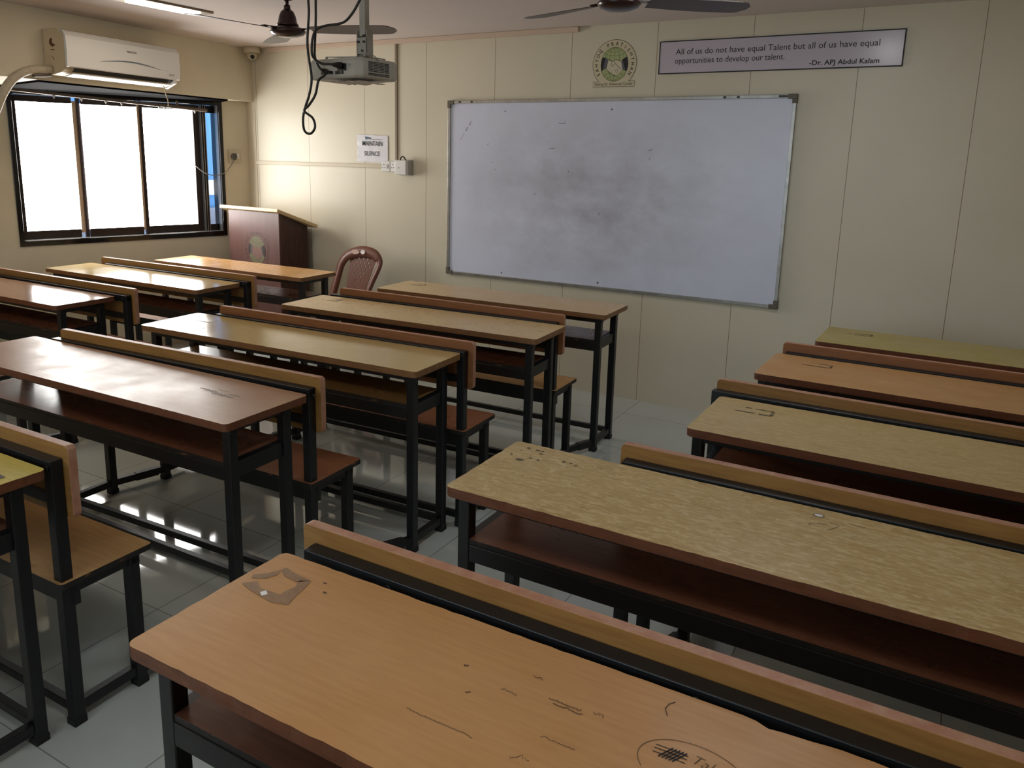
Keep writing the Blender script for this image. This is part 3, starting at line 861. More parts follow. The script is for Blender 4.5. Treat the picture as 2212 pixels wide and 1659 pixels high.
# ------------------------------------------------------------------ emblem (used on the wall and on the lectern)
def emblem(parent, P, K, prefix=''):
    """K: dict of materials; P(x, y, lift) -> Vector, drawn about the globe centre in metres"""
    R = 0.148
    bm = new_bm()
    z = lambda l: (lambda x, y: P(x, y, l))
    if K.get('outline'):
        a = ell(0, 0.003, R, R, -47, 227, 60)
        stroke(bm, a, 0.0026, z(0.0008))
        stroke(bm, [a[0], (0.141, -0.1055), (0.142, -0.1385), (-0.142, -0.1385), (-0.142, -0.1055), a[-1]], 0.0026, z(0.0008))
        obj('outline', bm, K['outline'], parent)
        bm = new_bm()
        add_text(bm, 'Sahyog for Advanced Career', lambda x, y: P(x, y - 0.129, 0.0008), 0.026, center=True, width=0.262, offset=0.004)
        obj('motto', bm, K['motto'], parent)
    else: bm.free()
    bm = new_bm()
    word = 'SAHYOG PRATISHTHAN'
    n = len(word)
    for i, ch in enumerate(word):
        if ch == ' ': continue
        an = math.radians(212 - 242 * i / (n - 1))
        rr = 0.113
        tx, ty = math.sin(an), -math.cos(an)       # tangent, clockwise
        rx_, ry_ = math.cos(an), math.sin(an)
        add_text(bm, ch, lambda x, y: P(rr * rx_ + x * tx + y * rx_, rr * ry_ + 0.003 + x * ty + y * ry_, 0.0010), 0.031, center=True, sx=0.95, offset=0.012)
    obj('lettering', bm, K['letters'], parent)
    # globe
    gx, gy = 0.091, 0.104
    bm = new_bm(); poly(bm, ell(0, 0, gx, gy, n=48)[:-1], z(0.0006)); stroke(bm, ell(0, 0, gx + .001, gy + .001, n=48)[:-1], 0.003, z(0.0012), 1, True)
    for k in (-2, -1, 0, 1, 2):
        a = [(gx * math.sin(k * 0.42) * math.cos(t), gy * 0.97 * math.sin(t)) for t in [math.radians(-90 + 9 * j) for j in range(21)]]
        stroke(bm, a, 0.0018, z(0.0012), 1)
    for s in (1, -1):
        stroke(bm, [(gx * 0.86 * math.cos(t), s * (gy * 0.84 - 0.036 * math.sin(t))) for t in [math.radians(14 + 9.5 * j) for j in range(17)]], 0.0018, z(0.0012), 1)
        stroke(bm, [(gx * 0.55 * math.cos(t), s * (gy * 0.92 - 0.022 * math.sin(t))) for t in [math.radians(10 + 10 * j) for j in range(17)]], 0.0014, z(0.0012), 1)
    obj('globe', bm, [K['globe'], K['globe_line']], parent)
    # sleeves, cuffs, hands
    bm = new_bm()
    poly(bm, [(-0.083, 0.045), (-0.062, 0.042), (-0.075, -0.030), (-0.086, -0.046), (-0.093, -0.010), (-0.091, 0.020)], z(0.0018))
    poly(bm, [(-0.062, 0.040), (-0.042, 0.026), (-0.052, -0.026), (-0.075, -0.030)], z(0.0019), 1)
    obj('sleeve', bm, [K['sleeve'], K['cuff']], parent)
    bm = new_bm()
    poly(bm, [(0.083, 0.045), (0.093, 0.010), (0.092, -0.020), (0.082, -0.048), (0.070, -0.020), (0.054, 0.028)], z(0.0018))
    poly(bm, [(0.054, 0.028), (0.070, -0.020), (0.080, -0.044), (0.058, -0.034), (0.046, 0.016)], z(0.0019), 1)
    obj('sleeve', bm, [K['sleeve'], K['cuff']], parent)
    bm = new_bm()
    poly(bm, [(-0.042, 0.024), (-0.014, 0.018), (0.010, 0.026), (0.046, 0.016), (0.058, -0.034), (0.038, -0.052), (0.020, -0.066), (0.000, -0.062), (-0.030, -0.044), (-0.052, -0.028)], z(0.0018))
    for a in ([(-0.014, 0.020), (-0.020, -0.004), (-0.012, -0.012), (0.002, 0.004)], [(-0.006, 0.022), (0.012, 0.000), (0.034, -0.022), (0.048, -0.032)],
              [(-0.050, -0.028), (-0.040, -0.044), (-0.022, -0.058), (0.000, -0.070), (0.016, -0.068)], [(0.018, -0.028), (0.030, -0.046)], [(0.006, -0.034), (0.022, -0.056)],
              [(-0.062, 0.042), (-0.014, 0.020), (0.008, 0.027), (0.046, 0.018)]):
        stroke(bm, spline([(p[0], p[1], 0) for p in a], 3), 0.0024, lambda x, y: P(x, y, 0.0022), 1)
    obj('hands', bm, [K['hand'], K['line']], parent)

t = thing('wall_emblem', 'round green globe and handshake emblem above the whiteboard', 'emblem', (2.622, -0.001, 2.064))
KW = dict(outline=mat('emblem_outline', srgb(92, 80, 58), 0.5), motto=mat('emblem_motto', srgb(84, 78, 58), 0.5), letters=mat('emblem_black', srgb(28, 30, 22), 0.5),
          globe=mat('emblem_green', srgb(172, 182, 128), 0.5), globe_line=mat('emblem_dark_green', srgb(92, 110, 52), 0.5), sleeve=C['ink'], cuff=mat('emblem_cuff', srgb(92, 90, 100), 0.5),
          hand=mat('emblem_hand', srgb(208, 200, 174), 0.5), line=mat('emblem_line', srgb(58, 60, 44), 0.5))
bm = new_bm(); a = ell(0, 0.138, 0.149, 0.149, -47, 227, 40) + [(-0.143, 0.033), (-0.143, -0.002), (0.143, -0.002), (0.143, 0.033)]
poly(bm, a, lambda x, y: Vector((x, -0.0003, y)))
obj('backing', bm, mat('emblem_backing', srgb(208, 198, 168), 0.5), t)
emblem(t, lambda x, y, l: Vector((x, -l, y + 0.138)), KW)

# ------------------------------------------------------------------ whiteboard
t = thing('whiteboard', 'large whiteboard with aluminium frame on the front wall', 'whiteboard', (1.366, -0.003, 0.736))
BW, BH = 2.392, 1.257
bm = new_bm(); bx(bm, 0.012, BW - 0.012, -0.012, 0.0, 0.012, BH - 0.012); obj('board_surface', bm, whiteboard_mat(), t)
bm = new_bm()
for (x0, x1, z0, z1) in ((0, BW, 0, 0.020), (0, BW, BH - 0.020, BH), (0, 0.020, 0.020, BH - 0.020), (BW - 0.020, BW, 0.020, BH - 0.020)): bx(bm, x0, x1, -0.022, -0.001, z0, z1)
obj('frame', bm, C['alu'], t, bevel=0.002)
for (x, z, sx, sz) in ((0, 0, 1, 1), (BW, 0, -1, 1), (0, BH, 1, -1), (BW, BH, -1, -1)):
    bm = new_bm()
    bx(bm, min(x - .003 * sx, x + .05 * sx), max(x - .003 * sx, x + .05 * sx), -0.026, 0, min(z - .003 * sz, z + .024 * sz), max(z - .003 * sz, z + .024 * sz))
    bx(bm, min(x - .003 * sx, x + .024 * sx), max(x - .003 * sx, x + .024 * sx), -0.026, 0, min(z + .024 * sz, z + .05 * sz), max(z + .024 * sz, z + .05 * sz))
    obj('corner_cap', bm, mat('olive_cap', srgb(96, 90, 78), 0.5) if 'olive_cap' not in bpy.data.materials else bpy.data.materials['olive_cap'], t, bevel=0.002)
bm = new_bm()
rnd = random.Random(2)
PB = lambda x, z: Vector((x, -0.0128, z))
for (x, z, r) in ((0.47, 1.18, .005), (1.26, 1.185, .006), (0.47, 0.045, .006), (1.22, 0.045, .007), (0.97, 0.78, .004), (0.72, 0.62, .004), (0.40, 0.78, .003), (0.37, 0.83, .003)): poly(bm, ell(x, z, r, r, n=8)[:-1], PB)
for (x, z, l, an) in ((0.82, 0.93, 0.04, 5), (1.52, 0.93, 0.025, 0), (1.53, 0.87, 0.002, 80), (0.88, 1.10, 0.05, -5), (1.20, 0.50, 0.012, 70), (0.33, 0.95, 0.008, 20)):
    stroke(bm, [(x, z), (x + l, z + l * math.tan(math.radians(min(an, 60)))), (x + l + .002, z + .012)], 0.003, PB)
pts = []
for k in range(26): pts.append((0.105 + 0.092 * k / 26 + rnd.uniform(-.006, .006), 0.985 + 0.13 * k / 26 + rnd.uniform(-.01, .01)))
stroke(bm, pts[:11], 0.002, PB); stroke(bm, pts[12:18], 0.004, PB); stroke(bm, pts[19:], 0.003, PB)
obj('marker_traces', bm, mat('marker_trace', srgb(84, 80, 92), 0.5), t)
for x in (0.10, 0.20, 1.98, 2.06, 2.30):
    bm = new_bm(); bx(bm, x - 0.008, x + (0.06 if x == 2.30 else 0.010), -0.0235, -0.0222, BH - 0.016, BH - 0.004); obj('tape_bit', bm, C['dark_pl'], t)

# ------------------------------------------------------------------ quote sign
t = thing('quote_sign', 'long white sign with a printed quotation, right of the emblem', 'sign', (2.919, -0.002, 2.130))
SW, SH = 1.361, 0.195
bm = new_bm(); bx(bm, 0, SW, -0.006, 0, 0, SH); obj('panel', bm, mat('sign_board', srgb(196, 188, 202), 0.22), t)
bm = new_bm()
for (x0, x1, z0, z1) in ((0, SW, 0, .006), (0, SW, SH - .006, SH), (0, .006, .006, SH - .006), (SW - .006, SW, .006, SH - .006)): bx(bm, x0, x1, -0.0075, -0.0005, z0, z1)
obj('border', bm, C['ink'], t)
for nm, tx, x_, z_, sz_, wd_, of_ in (('quote_line', 'All of us do not have equal Talent but all of us have equal', 0.104, 0.113, 0.049, 1.135, 0.0),
                                     ('quote_line', 'opportunities to develop our talent.', 0.102, 0.060, 0.049, 0.645, 0.0),
                                     ('attribution', '-Dr. APJ Abdul Kalam', 0.885, 0.022, 0.038, 0.360, 0.018)):
    bm = new_bm(); add_text(bm, tx, lambda x, z: Vector((x_ + x, -0.0066, z_ + z)), sz_, width=wd_, offset=of_); obj(nm, bm, C['ink'], t)

# ------------------------------------------------------------------ silence notice, trunking, sockets
t = thing('paper_notice', 'crumpled white paper notice reading MAINTAIN SILENCE', 'notice', (0.506, -0.002, 1.548))
bm = new_bm(); n = 14
rnd = random.Random(4)
grid = [[bm.verts.new((0.30 * i / n + rnd.uniform(-.0015, .0015), -0.003 - 0.004 * abs(math.sin(i * 1.3 + j * .7)) * rnd.random(), 0.205 * j / n - 0.010 * i / n + rnd.uniform(-.0015, .0015))) for j in range(n + 1)] for i in range(n + 1)]
for i in range(n):
    for j in range(n): bm.faces.new((grid[i][j], grid[i + 1][j], grid[i + 1][j + 1], grid[i][j + 1])).smooth = True
obj('sheet', bm, mat('glossy_paper', srgb(220, 220, 226), 0.3), t)
bm = new_bm()
add_text(bm, 'MAINTAIN', lambda x, z: Vector((0.055 + x, -0.0078, 0.122 - 0.02 * x + z)), 0.050, width=0.195, offset=0.014)
obj('lettering', bm, C['ink'], t)
bm = new_bm()
add_text(bm, 'SILENCE', lambda x, z: Vector((0.072 + x, -0.0078, 0.046 - 0.02 * x + z)), 0.048, width=0.150, offset=0.010)
stroke(bm, [(0.14, 0.168), (0.25, 0.166)], 0.002, lambda x, z: Vector((x, -0.0078, z)))
obj('lettering', bm, C['ink'], t)
bm = new_bm()
poly(bm, [(0.078, 0.190), (0.135, 0.182), (0.138, 0.168), (0.110, 0.172), (0.086, 0.166), (0.084, 0.178)], lambda x, z: Vector((x, -0.0078, z)))
obj('header_mark', bm, mat('blue_print', srgb(58, 78, 108), 0.5), t)

bm = new_bm(); bx(bm, -0.60, 0.748, -0.014, -0.0002, 1.500, 1.528)
tag(obj('cable_trunking', bm, C['ivory_pl'], bevel=0.002), 'long cream cable trunking running level from the corner to the sockets', 'cable trunking')
bm = new_bm(); bx(bm, 0.880, 0.898, -0.012, -0.0002, 1.565, 2.411)
tag(obj('cable_trunking', bm, mat('brown_trunking', srgb(136, 120, 98), 0.5)), 'upright brown cable trunking dropping from the ceiling to the sockets', 'cable trunking')

def socket_face(parent, x, z, w, h, y):
    for dx in (0.22, 0.72):
        bm = new_bm()
        for (a, b_, r) in ((0, 0.018, .004), (-0.012, -0.004, .003), (0.012, -0.004, .003)): poly(bm, ell(x + w * dx * .6 + a, z + h * .5 + b_, r, r, n=8)[:-1], lambda u, v: Vector((u, y, v)))
        obj('socket_holes', bm, C['dark_pl'], parent)
    bm = new_bm(); bx(bm, x + w * .68, x + w * .86, y - 0.004, y, z + h * .32, z + h * .68); obj('rocker_switch', bm, C['grey_pl'], parent)
for i, (x0, lab) in enumerate(((0.752, 'left of the two small switched sockets under the paper notice'), (0.838, 'right of the two small switched sockets, touching the junction box'))):
    t = thing('wall_socket', lab, 'socket', (x0, -0.001, 1.476), 0, 'sockets under the notice')
    bm = new_bm(); bx(bm, 0.0, 0.079, -0.016, 0, 0, 0.078); obj('face_plate', bm, C['white_pl'], t, bevel=0.003)
    bm = new_bm()
    for (a, b_, r) in ((0.024, 0.052, .005), (0.014, 0.030, .004), (0.034, 0.030, .004)): poly(bm, ell(a, b_, r, r, n=8)[:-1], lambda u, v: Vector((u, -0.0164, v)))
    obj('socket_holes', bm, C['dark_pl'], t)
    bm = new_bm(); bx(bm, 0.052, 0.066, -0.020, -0.016, 0.022, 0.056); obj('rocker_switch', bm, C['grey_pl'], t, bevel=0.002)
t = thing('junction_box', 'white plastic junction box standing off the wall, right of the sockets', 'box', (0.922, -0.001, 1.452))
bm = new_bm(); bx(bm, 0.012, 0.118, -0.035, 0, 0.0, 0.115); obj('back_box', bm, C['grey_pl'], t, bevel=0.004)
bm = new_bm(); bx(bm, 0.0, 0.105, -0.075, -0.035, 0.004, 0.112); obj('cover', bm, C['white_pl'], t, bevel=0.006)
bm = new_bm(); poly(bm, ell(0.040, 0.056, .004, .004, n=10)[:-1], lambda u, v: Vector((u, -0.0755, v))); obj('screw', bm, C['dark_pl'], t)
bm = new_bm(); tube(bm, spline([(0.035, -0.05, 0.11), (0.045, -0.05, 0.135), (0.065, -0.045, 0.136), (0.08, -0.04, 0.11)], 4), 0.005); obj('cable_loop', bm, C['dark_pl'], t)

# plugged switch on the window wall
RW = Matrix.Rotation(math.radians(-110), 4, 'Z')       # local x along the wall towards the viewer side
def lw_thing(name, label, cat, s, z, off=0.001):
    o = thing(name, label, cat, lw(s, z, off)); return o
def LP(s0, z0):     # local coordinates on window wall relative to a thing
    o = lw(s0, z0, 0.001)
    return lambda s, z, off=0.0: lw(s, z, 0.001 + off) - o
t = lw_thing('wall_socket', 'square wall socket with a black plug between window and corner', 'socket', 0.14, 1.51)
P = LP(0.14, 1.51)
def lbox(bm, P, s0, s1, z0, z1, o0, o1):
    vs = [bm.verts.new(P(s, z, o)) for z in (z0, z1) for o in (o0, o1) for s in (s0, s1)]
    for f in [(0, 2, 3, 1), (4, 5, 7, 6), (0, 1, 5, 4), (2, 6, 7, 3), (0, 4, 6, 2), (1, 3, 7, 5)]: bm.faces.new([vs[i] for i in f])
bm = new_bm(); lbox(bm, P, 0.080, 0.190, 1.508, 1.620, 0, 0.014); obj('face_plate', bm, C['ivory_pl'], t, bevel=0.003)
bm = new_bm(); lbox(bm, P, 0.098, 0.118, 1.545, 1.585, 0.0145, 0.018); obj('rocker_switch', bm, C['white_pl'], t, bevel=0.002)
t = lw_thing('power_plug', 'dark grey plug in the socket beside the window with its hanging cord', 'plug', 0.148, 1.555, 0.016)
o0 = t.location.copy()
bm = new_bm(); c = lw(0.148, 1.56, 0) - o0
pr = [(0.0, 0.016), (0.024, 0.016), (0.026, 0.024), (0.022, 0.042), (0.0, 0.044)]
rings = []
for r, off in pr[1:-1] + []:
    rings.append([bm.verts.new(c + LD * (r * math.cos(2 * PI * k / 6)) + Vector((0, 0, r * 1.25 * math.sin(2 * PI * k / 6))) + LN * off) for k in range(6)])
for a, b in zip(rings, rings[1:]):
    for k in range(6): bm.faces.new((a[k], a[(k + 1) % 6], b[(k + 1) % 6], b[k]))
bm.faces.new(rings[0]); bm.faces.new(rings[-1])
obj('plug_body', bm, mat('plug_grey', srgb(70, 66, 62), 0.5), t)
bm = new_bm()
tube(bm, spline([lw(0.152, 1.535, 0.035) - o0, lw(0.188, 1.476, 0.03) - o0, lw(0.253, 1.418, 0.03) - o0, lw(0.334, 1.403, 0.025) - o0, lw(0.410, 1.426, 0.015) - o0, lw(0.470, 1.482, -0.02) - o0, lw(0.485, 1.505, -0.065) - o0], 5), 0.0035, 6)
obj('cord', bm, mat('cord_grey', srgb(120, 112, 104), 0.5), t)

# ------------------------------------------------------------------ lectern
P0 = Vector((-0.615, -0.330)); P1 = Vector((0.004, -0.379))
ang = math.atan2(P1.y - P0.y, P1.x - P0.x)
LW = (P1 - P0).length
t = thing('lectern', 'dark wooden lectern with sloping top in the corner behind the desks', 'lectern', (P0.x, P0.y, 0), ang)
LDp = 0.30; zh, zl = 1.130, 1.010
bm = new_bm()       # body: side profile slopes down away from the viewer
def lect_z(v): return zh - (zh - zl) * v / LDp
for (u0, u1) in ((LW - 0.018, LW), (0.0, 0.018)):
    a = [bm.verts.new((u0, v, z)) for v, z in ((0.012, 0), (LDp, 0), (LDp, lect_z(LDp)), (0.012, lect_z(0.012)))]
    b = [bm.verts.new((u1, v, z)) for v, z in ((0.012, 0), (LDp, 0), (LDp, lect_z(LDp)), (0.012, lect_z(0.012)))]
    bm.faces.new(list(reversed(a))); bm.faces.new(b)
    for i in range(4): bm.faces.new((a[i], a[(i + 1) % 4], b[(i + 1) % 4], b[i]))
bx(bm, 0.018, LW - 0.018, 0.03, LDp - 0.02, 0.06, 0.08); bx(bm, 0.018, LW - 0.018, 0.03, LDp - 0.02, 0.70, 0.718)
obj('side_panels', bm, C['teak'], t)
bm = new_bm(); bx(bm, 0.0, LW, 0.0, 0.012, 0.0, zh - 0.002)
obj('front_panel', bm, C['lect_front'], t)
bm = new_bm()
th = 0.026
a = [bm.verts.new(p) for p in ((-0.085, -0.025, zh + 0.010), (LW + 0.015, -0.025, zh + 0.010), (LW + 0.085, LDp + 0.032, zl - 0.011), (-0.085, LDp - 0.015, zl + 0.007))]
b = [bm.verts.new((v.co.x, v.co.y + 0.006, v.co.z + th)) for v in a]
bm.faces.new(list(reversed(a))); bm.faces.new(b)
for i in range(4): bm.faces.new((a[i], a[(i + 1) % 4], b[(i + 1) % 4], b[i]))
obj('sloping_top', bm, C['lect_top'], t, bevel=0.003)
KL = dict(letters=mat('lectern_letters', srgb(58, 42, 38), 0.5), globe=mat('lectern_globe', srgb(108, 102, 76), 0.5), globe_line=mat('lectern_globe_line', srgb(86, 82, 60), 0.5),
          sleeve=mat('lectern_sleeve', srgb(44, 34, 32), 0.5), cuff=mat('lectern_cuff', srgb(88, 76, 72), 0.5), hand=mat('lectern_hand', srgb(118, 86, 78), 0.5), line=mat('lectern_line', srgb(104, 84, 76), 0.5))
ec = Vector((LW * 0.555, 0, 0.815)); ks = 1.12
e = bpy.data.objects.new('emblem', None); COL.objects.link(e); e.parent = t; e['label'] = 'faded round handshake emblem'
emblem(e, lambda x, y, l: Vector((ec.x + x * ks, -l, ec.z + y * ks)), KL)

# ------------------------------------------------------------------ plastic chair
t = thing('plastic_chair', 'brown moulded plastic chair with pierced back against the front wall', 'chair', (0.64, -0.40, 0))
CX, CY = -0.64, 0.40
def CP(x, z, dy=0.0): return Vector((x + CX, -0.26 + 0.16 * (z - 0.45) + CY + dy, z))   # back leans towards the wall
outer = spline([(0.395, 0.42, 0), (0.420, 0.530, 0), (0.452, 0.673, 0), (0.476, 0.767, 0), (0.535, 0.845, 0), (0.632, 0.890, 0), (0.736, 0.904, 0), (0.835, 0.884, 0), (0.890, 0.832, 0), (0.900, 0.767, 0), (0.848, 0.645, 0), (0.803, 0.530, 0), (0.770, 0.42, 0)], 5)
bm = new_bm(); A = []; B = []
n = len(outer)
for i, p in enumerate(outer):
    a_, b_ = outer[max(i - 1, 0)], outer[min(i + 1, n - 1)]
    d = (b_ - a_).normalized(); nr = Vector((d.y, -d.x, 0))
    f = i / (n - 1)
    w = 0.062 + 0.022 * math.exp(-((f - 0.5) / 0.16) ** 2) - (0.026 if f > 0.68 else 0)
    A.append(p); B.append(p + nr * w)
for dy in (0,):
    r0 = [bm.verts.new(CP(p.x, p.y, 0)) for p in A]; r1 = [bm.verts.new(CP(p.x, p.y, 0)) for p in B]
    m_ = [bm.verts.new(CP((p.x + q.x) / 2, (p.y + q.y) / 2, -0.008)) for p, q in zip(A, B)]
    for i in range(n - 1):
        bm.faces.new((r0[i], r0[i + 1], m_[i + 1], m_[i])).smooth = True
        bm.faces.new((m_[i], m_[i + 1], r1[i + 1], r1[i])).smooth = True
o = obj('back_frame', bm, C['chair_pl'], t)
md = o.modifiers.new('thick', 'SOLIDIFY'); md.thickness = 0.012; md.offset = 1
bm = new_bm()
nx_, nz_ = 36, 60
def edge_l(f): return 0.560 + 0.028 * f
def edge_r(f): return 0.735 + 0.118 * f ** 1.4
V = {}
def gv(i, j):
    if (i, j) not in V:
        f = j / nz_; z = 0.43 + (0.850 - 0.43) * f
        x0, x1 = edge_l(f), edge_r(f)
        x = x0 + (x1 - x0) * i / nx_
        V[(i, j)] = bm.verts.new(CP(x, z, 0.003))
    return V[(i, j)]
for i in range(nx_):
    for j in range(nz_):
        fx = (i + .5) / nx_ - 0.5; fz = j / nz_
        row = j // 4
        hole = (j % 4 in (1, 2)) and ((i + (3 if row % 2 else 0)) % 6 in (2, 3)) and 0.30 < fz < 0.93
        vlim = 0.06 + 0.36 * (fz - 0.34) / 0.5
        if hole and abs(fx) < max(0.05, min(0.42, vlim)): continue
        bm.faces.new((gv(i, j), gv(i + 1, j), gv(i + 1, j + 1), gv(i, j + 1)))
o = obj('back_splat', bm, C['chair_pl'], t)
md = o.modifiers.new('thick', 'SOLIDIFY'); md.thickness = 0.005; md.offset = 0
bm = new_bm()
so = rrect(0.36 + CX, 0.76 + CX, -0.64 + CY, -0.222 + CY, 0.06)
prism(bm, so, 0.425, 0.443)
obj('seat', bm, C['chair_pl'], t, bevel=0.006)
for (x, y, dx, dy) in ((0.385, -0.60, -.03, -.03), (0.735, -0.60, .03, -.03), (0.395, -0.26, -.03, .06), (0.725, -0.26, .03, .06)):
    bm = new_bm()
    a = Vector((x + CX, y + CY, 0.43)); b = Vector((x + dx * .6 + CX, y + dy * .6 + CY, 0.0))
    va = bar(bm, b, a, 0.034, 0.034)
    obj('leg', bm, C['chair_pl'], t, bevel=0.006)
for mm, pts, lb in ((mat('pale_sticker', srgb(190, 160, 144), 0.5), [(0.600, 0.855), (0.628, 0.875), (0.668, 0.876), (0.692, 0.859), (0.678, 0.845), (0.643, 0.840)], 'pale worn sticker'),
                    (mat('white_sticker', srgb(232, 222, 216), 0.5), [(0.700, 0.863), (0.718, 0.881), (0.740, 0.873), (0.744, 0.857), (0.726, 0.845), (0.708, 0.849)], 'small white sticker')):
    bm = new_bm(); poly(bm, pts, lambda x, z: CP(x, z, -0.0225)); o = obj('sticker', bm, mm, t, label=lb)
    md = o.modifiers.new('thick', 'SOLIDIFY'); md.thickness = 0.010; md.offset = 0

# ------------------------------------------------------------------ air conditioner
BA = math.atan(0.13)
bd = Vector((math.sin(BA), -math.cos(BA), 0)); bn = Vector((math.cos(BA), math.sin(BA), 0))
AO = Vector((beam_x(-1.955), -1.955, 2.055))
t = thing('air_conditioner', 'white split air conditioner mounted on the beam over the window', 'air conditioner', AO)
AX = Matrix((-bd, bn, Vector((0, 0, 1)))).transposed().to_4x4()     # local: x along the unit to the right, y out of the wall, z up
t.matrix_world = Matrix.Translation(AO) @ AX
AW = 0.930
def ac_prism(bm, prof, x0, x1):
    a = [bm.verts.new((x0, p[0], p[1])) for p in prof]; b = [bm.verts.new((x1, p[0], p[1])) for p in prof]
    bm.faces.new(a); bm.faces.new(list(reversed(b)))
    for i in range(len(prof)): bm.faces.new((a[i], b[i], b[(i + 1) % len(prof)], a[(i + 1) % len(prof)]))
body = [(0.001, 0.0), (0.001, 0.272), (0.10, 0.272), (0.165, 0.258), (0.180, 0.235), (0.182, 0.060), (0.165, 0.030), (0.14, 0.012), (0.06, -0.004)]
bm = new_bm(); ac_prism(bm, body, 0, AW); obj('casing', bm, C['cream_pl'], t, bevel=0.004)
bm = new_bm(); ac_prism(bm, [(0.150, 0.262), (0.178, 0.250), (0.200, 0.226), (0.204, 0.14), (0.198, 0.046), (0.184, 0.040), (0.1835, 0.230), (0.168, 0.259)], -0.002, AW + 0.002)
obj('front_panel', bm, C['white_pl'], t, bevel=0.003)
bm = new_bm(); ac_prism(bm, [(0.150, 0.018), (0.1838, 0.038), (0.1838, 0.052), (0.1835, 0.056), (0.165, 0.034)], 0.07, AW - 0.05); obj('air_outlet', bm, C['dark_pl'], t)
bm = new_bm(); ac_prism(bm, [(0.100, -0.010), (0.168, 0.004), (0.172, 0.010), (0.100, -0.004)], 0.06, AW - 0.06); obj('louvre', bm, C['white_pl'], t)
bm = new_bm(); ac_prism(bm, [(0.10, -0.02), (0.19, 0.018), (0.19, 0.045), (0.10, 0.02)], AW - 0.05, AW - 0.02); obj('louvre_end', bm, C['white_pl'], t, bevel=0.003)
FP = lambda x, z: Vector((x, 0.2046 - 0.004 * abs(z - 0.14) / 0.09, z))
bm = new_bm(); arc = [(0.24 + 0.50 * k / 20, 0.098 + 0.022 * math.sin(PI * k / 20)) for k in range(21)]
for i in range(20): 
    w0 = 0.0035 * math.sin(PI * i / 20) + 0.0007; w1 = 0.0035 * math.sin(PI * (i + 1) / 20) + 0.0007
    poly(bm, [(arc[i][0], arc[i][1] - w0), (arc[i + 1][0], arc[i + 1][1] - w1), (arc[i + 1][0], arc[i + 1][1] + w1), (arc[i][0], arc[i][1] + w0)], lambda x, z: Vector((x, 0.2050, z)))
obj('accent_line', bm, mat('ac_accent', srgb(96, 106, 120), 0.4), t)
bm = new_bm(); add_text(bm, 'VIDEOCON', lambda x, z: Vector((0.455 + x, 0.2052, 0.178 + z)), 0.017, width=0.085, offset=0.01)
obj('lettering', bm, C['ink'], t)
bm = new_bm(); bx(bm, AW - 0.105, AW - 0.09, 0.204, 0.2052, 0.066, 0.076); bx(bm, AW - 0.08, AW - 0.062, 0.204, 0.2052, 0.066, 0.076); obj('indicator', bm, C['grey_pl'], t)
bm = new_bm()
poly(bm, [(0.075, 0.215), (0.060, 0.205), (0.055, 0.185), (0.065, 0.170), (0.085, 0.160), (0.105, 0.170), (0.100, 0.180), (0.088, 0.178), (0.080, 0.190), (0.085, 0.210)], lambda y, z: Vector((-0.0006, y, z)))
poly(bm, [(0.065, 0.148), (0.098, 0.148), (0.098, 0.142), (0.065, 0.142)], lambda y, z: Vector((-0.0006, y, z)))
poly(bm, [(0.078, 0.105), (0.092, 0.085), (0.086, 0.085), (0.072, 0.105)], lambda y, z: Vector((-0.0006, y, z)))
obj('rating_sticker', bm, mat('sticker_brown', srgb(96, 56, 30), 0.5), t)

t = thing('refrigerant_pipe', 'bundled white-wrapped pipe curving down from the air conditioner at the left edge', 'pipe', (-0.30, -2.0, 2.07))
def pp(y, z, off=0.05): return Vector((beam_x(y) + off * bn.x, y + off * bn.y, z)) - Vector((-0.30, -2.0, 2.07))
bm = new_bm(); tube(bm, spline([pp(-1.960, 2.085), pp(-1.99, 2.078), pp(-2.075, 2.070), pp(-2.15, 2.045), pp(-2.22, 1.995, .045), pp(-2.27, 1.93, .04), pp(-2.31, 1.85, 0.03), pp(-2.36, 1.70, 0.0), pp(-2.40, 1.45, -0.04)], 5), 0.026, 12)
obj('wrapped_pipe', bm, mat('pipe_wrap', srgb(186, 174, 152), 0.6, noise=0.2, nscale=30, bump=0.3), t)
bm = new_bm(); tube(bm, spline([pp(-1.960, 2.052, .05), pp(-2.0, 2.045, .05), pp(-2.08, 2.038, .05)], 5), 0.012, 8)
obj('drain_hose', bm, mat('hose_grey', srgb(96, 88, 76), 0.6), t)
# thin drain wire hanging at the right end of the unit
bm = new_bm(); q = AO + (-bd) * (AW - 0.10) + bn * 0.14
tube(bm, spline([q + Vector((0, 0, -0.002)), q + Vector((0.0, 0.01, -0.05)), q + Vector((0.01, 0.02, -0.10)), q + Vector((0.0, 0.03, -0.14))], 4), 0.0035, 6)
tag(obj('loose_wire', bm, mat('wire_beige', srgb(176, 160, 130), 0.5)), 'short loose beige wire hanging from the right end of the air conditioner', 'wire')

# ------------------------------------------------------------------ security camera
t = thing('security_camera', 'small dome security camera under the ceiling in the corner', 'camera', (-0.515, -0.095, ZC))
bm = new_bm(); lathe(bm, [(0, 0), (0.062, 0), (0.066, -0.006), (0.066, -0.040), (0.062, -0.046), (0, -0.046)], 28); obj('base', bm, C['ivory_pl'], t)
bm = new_bm(); lathe(bm, [(0, -0.046), (0.042, -0.046), (0.040, -0.065), (0.034, -0.085), (0.022, -0.098), (0, -0.102)], 24); obj('turret', bm, C['ivory_pl'], t)
dv = (Vector((4.2, -4.0, 1.2)) - Vector((-0.515, -0.095, 2.36))).normalized()
bm = new_bm(); cc = Vector((0, 0, -0.073)) + dv * 0.030
tube(bm, [cc, cc + dv * 0.012], 0.017, 18); obj('lens', bm, C['dark_pl'], t)

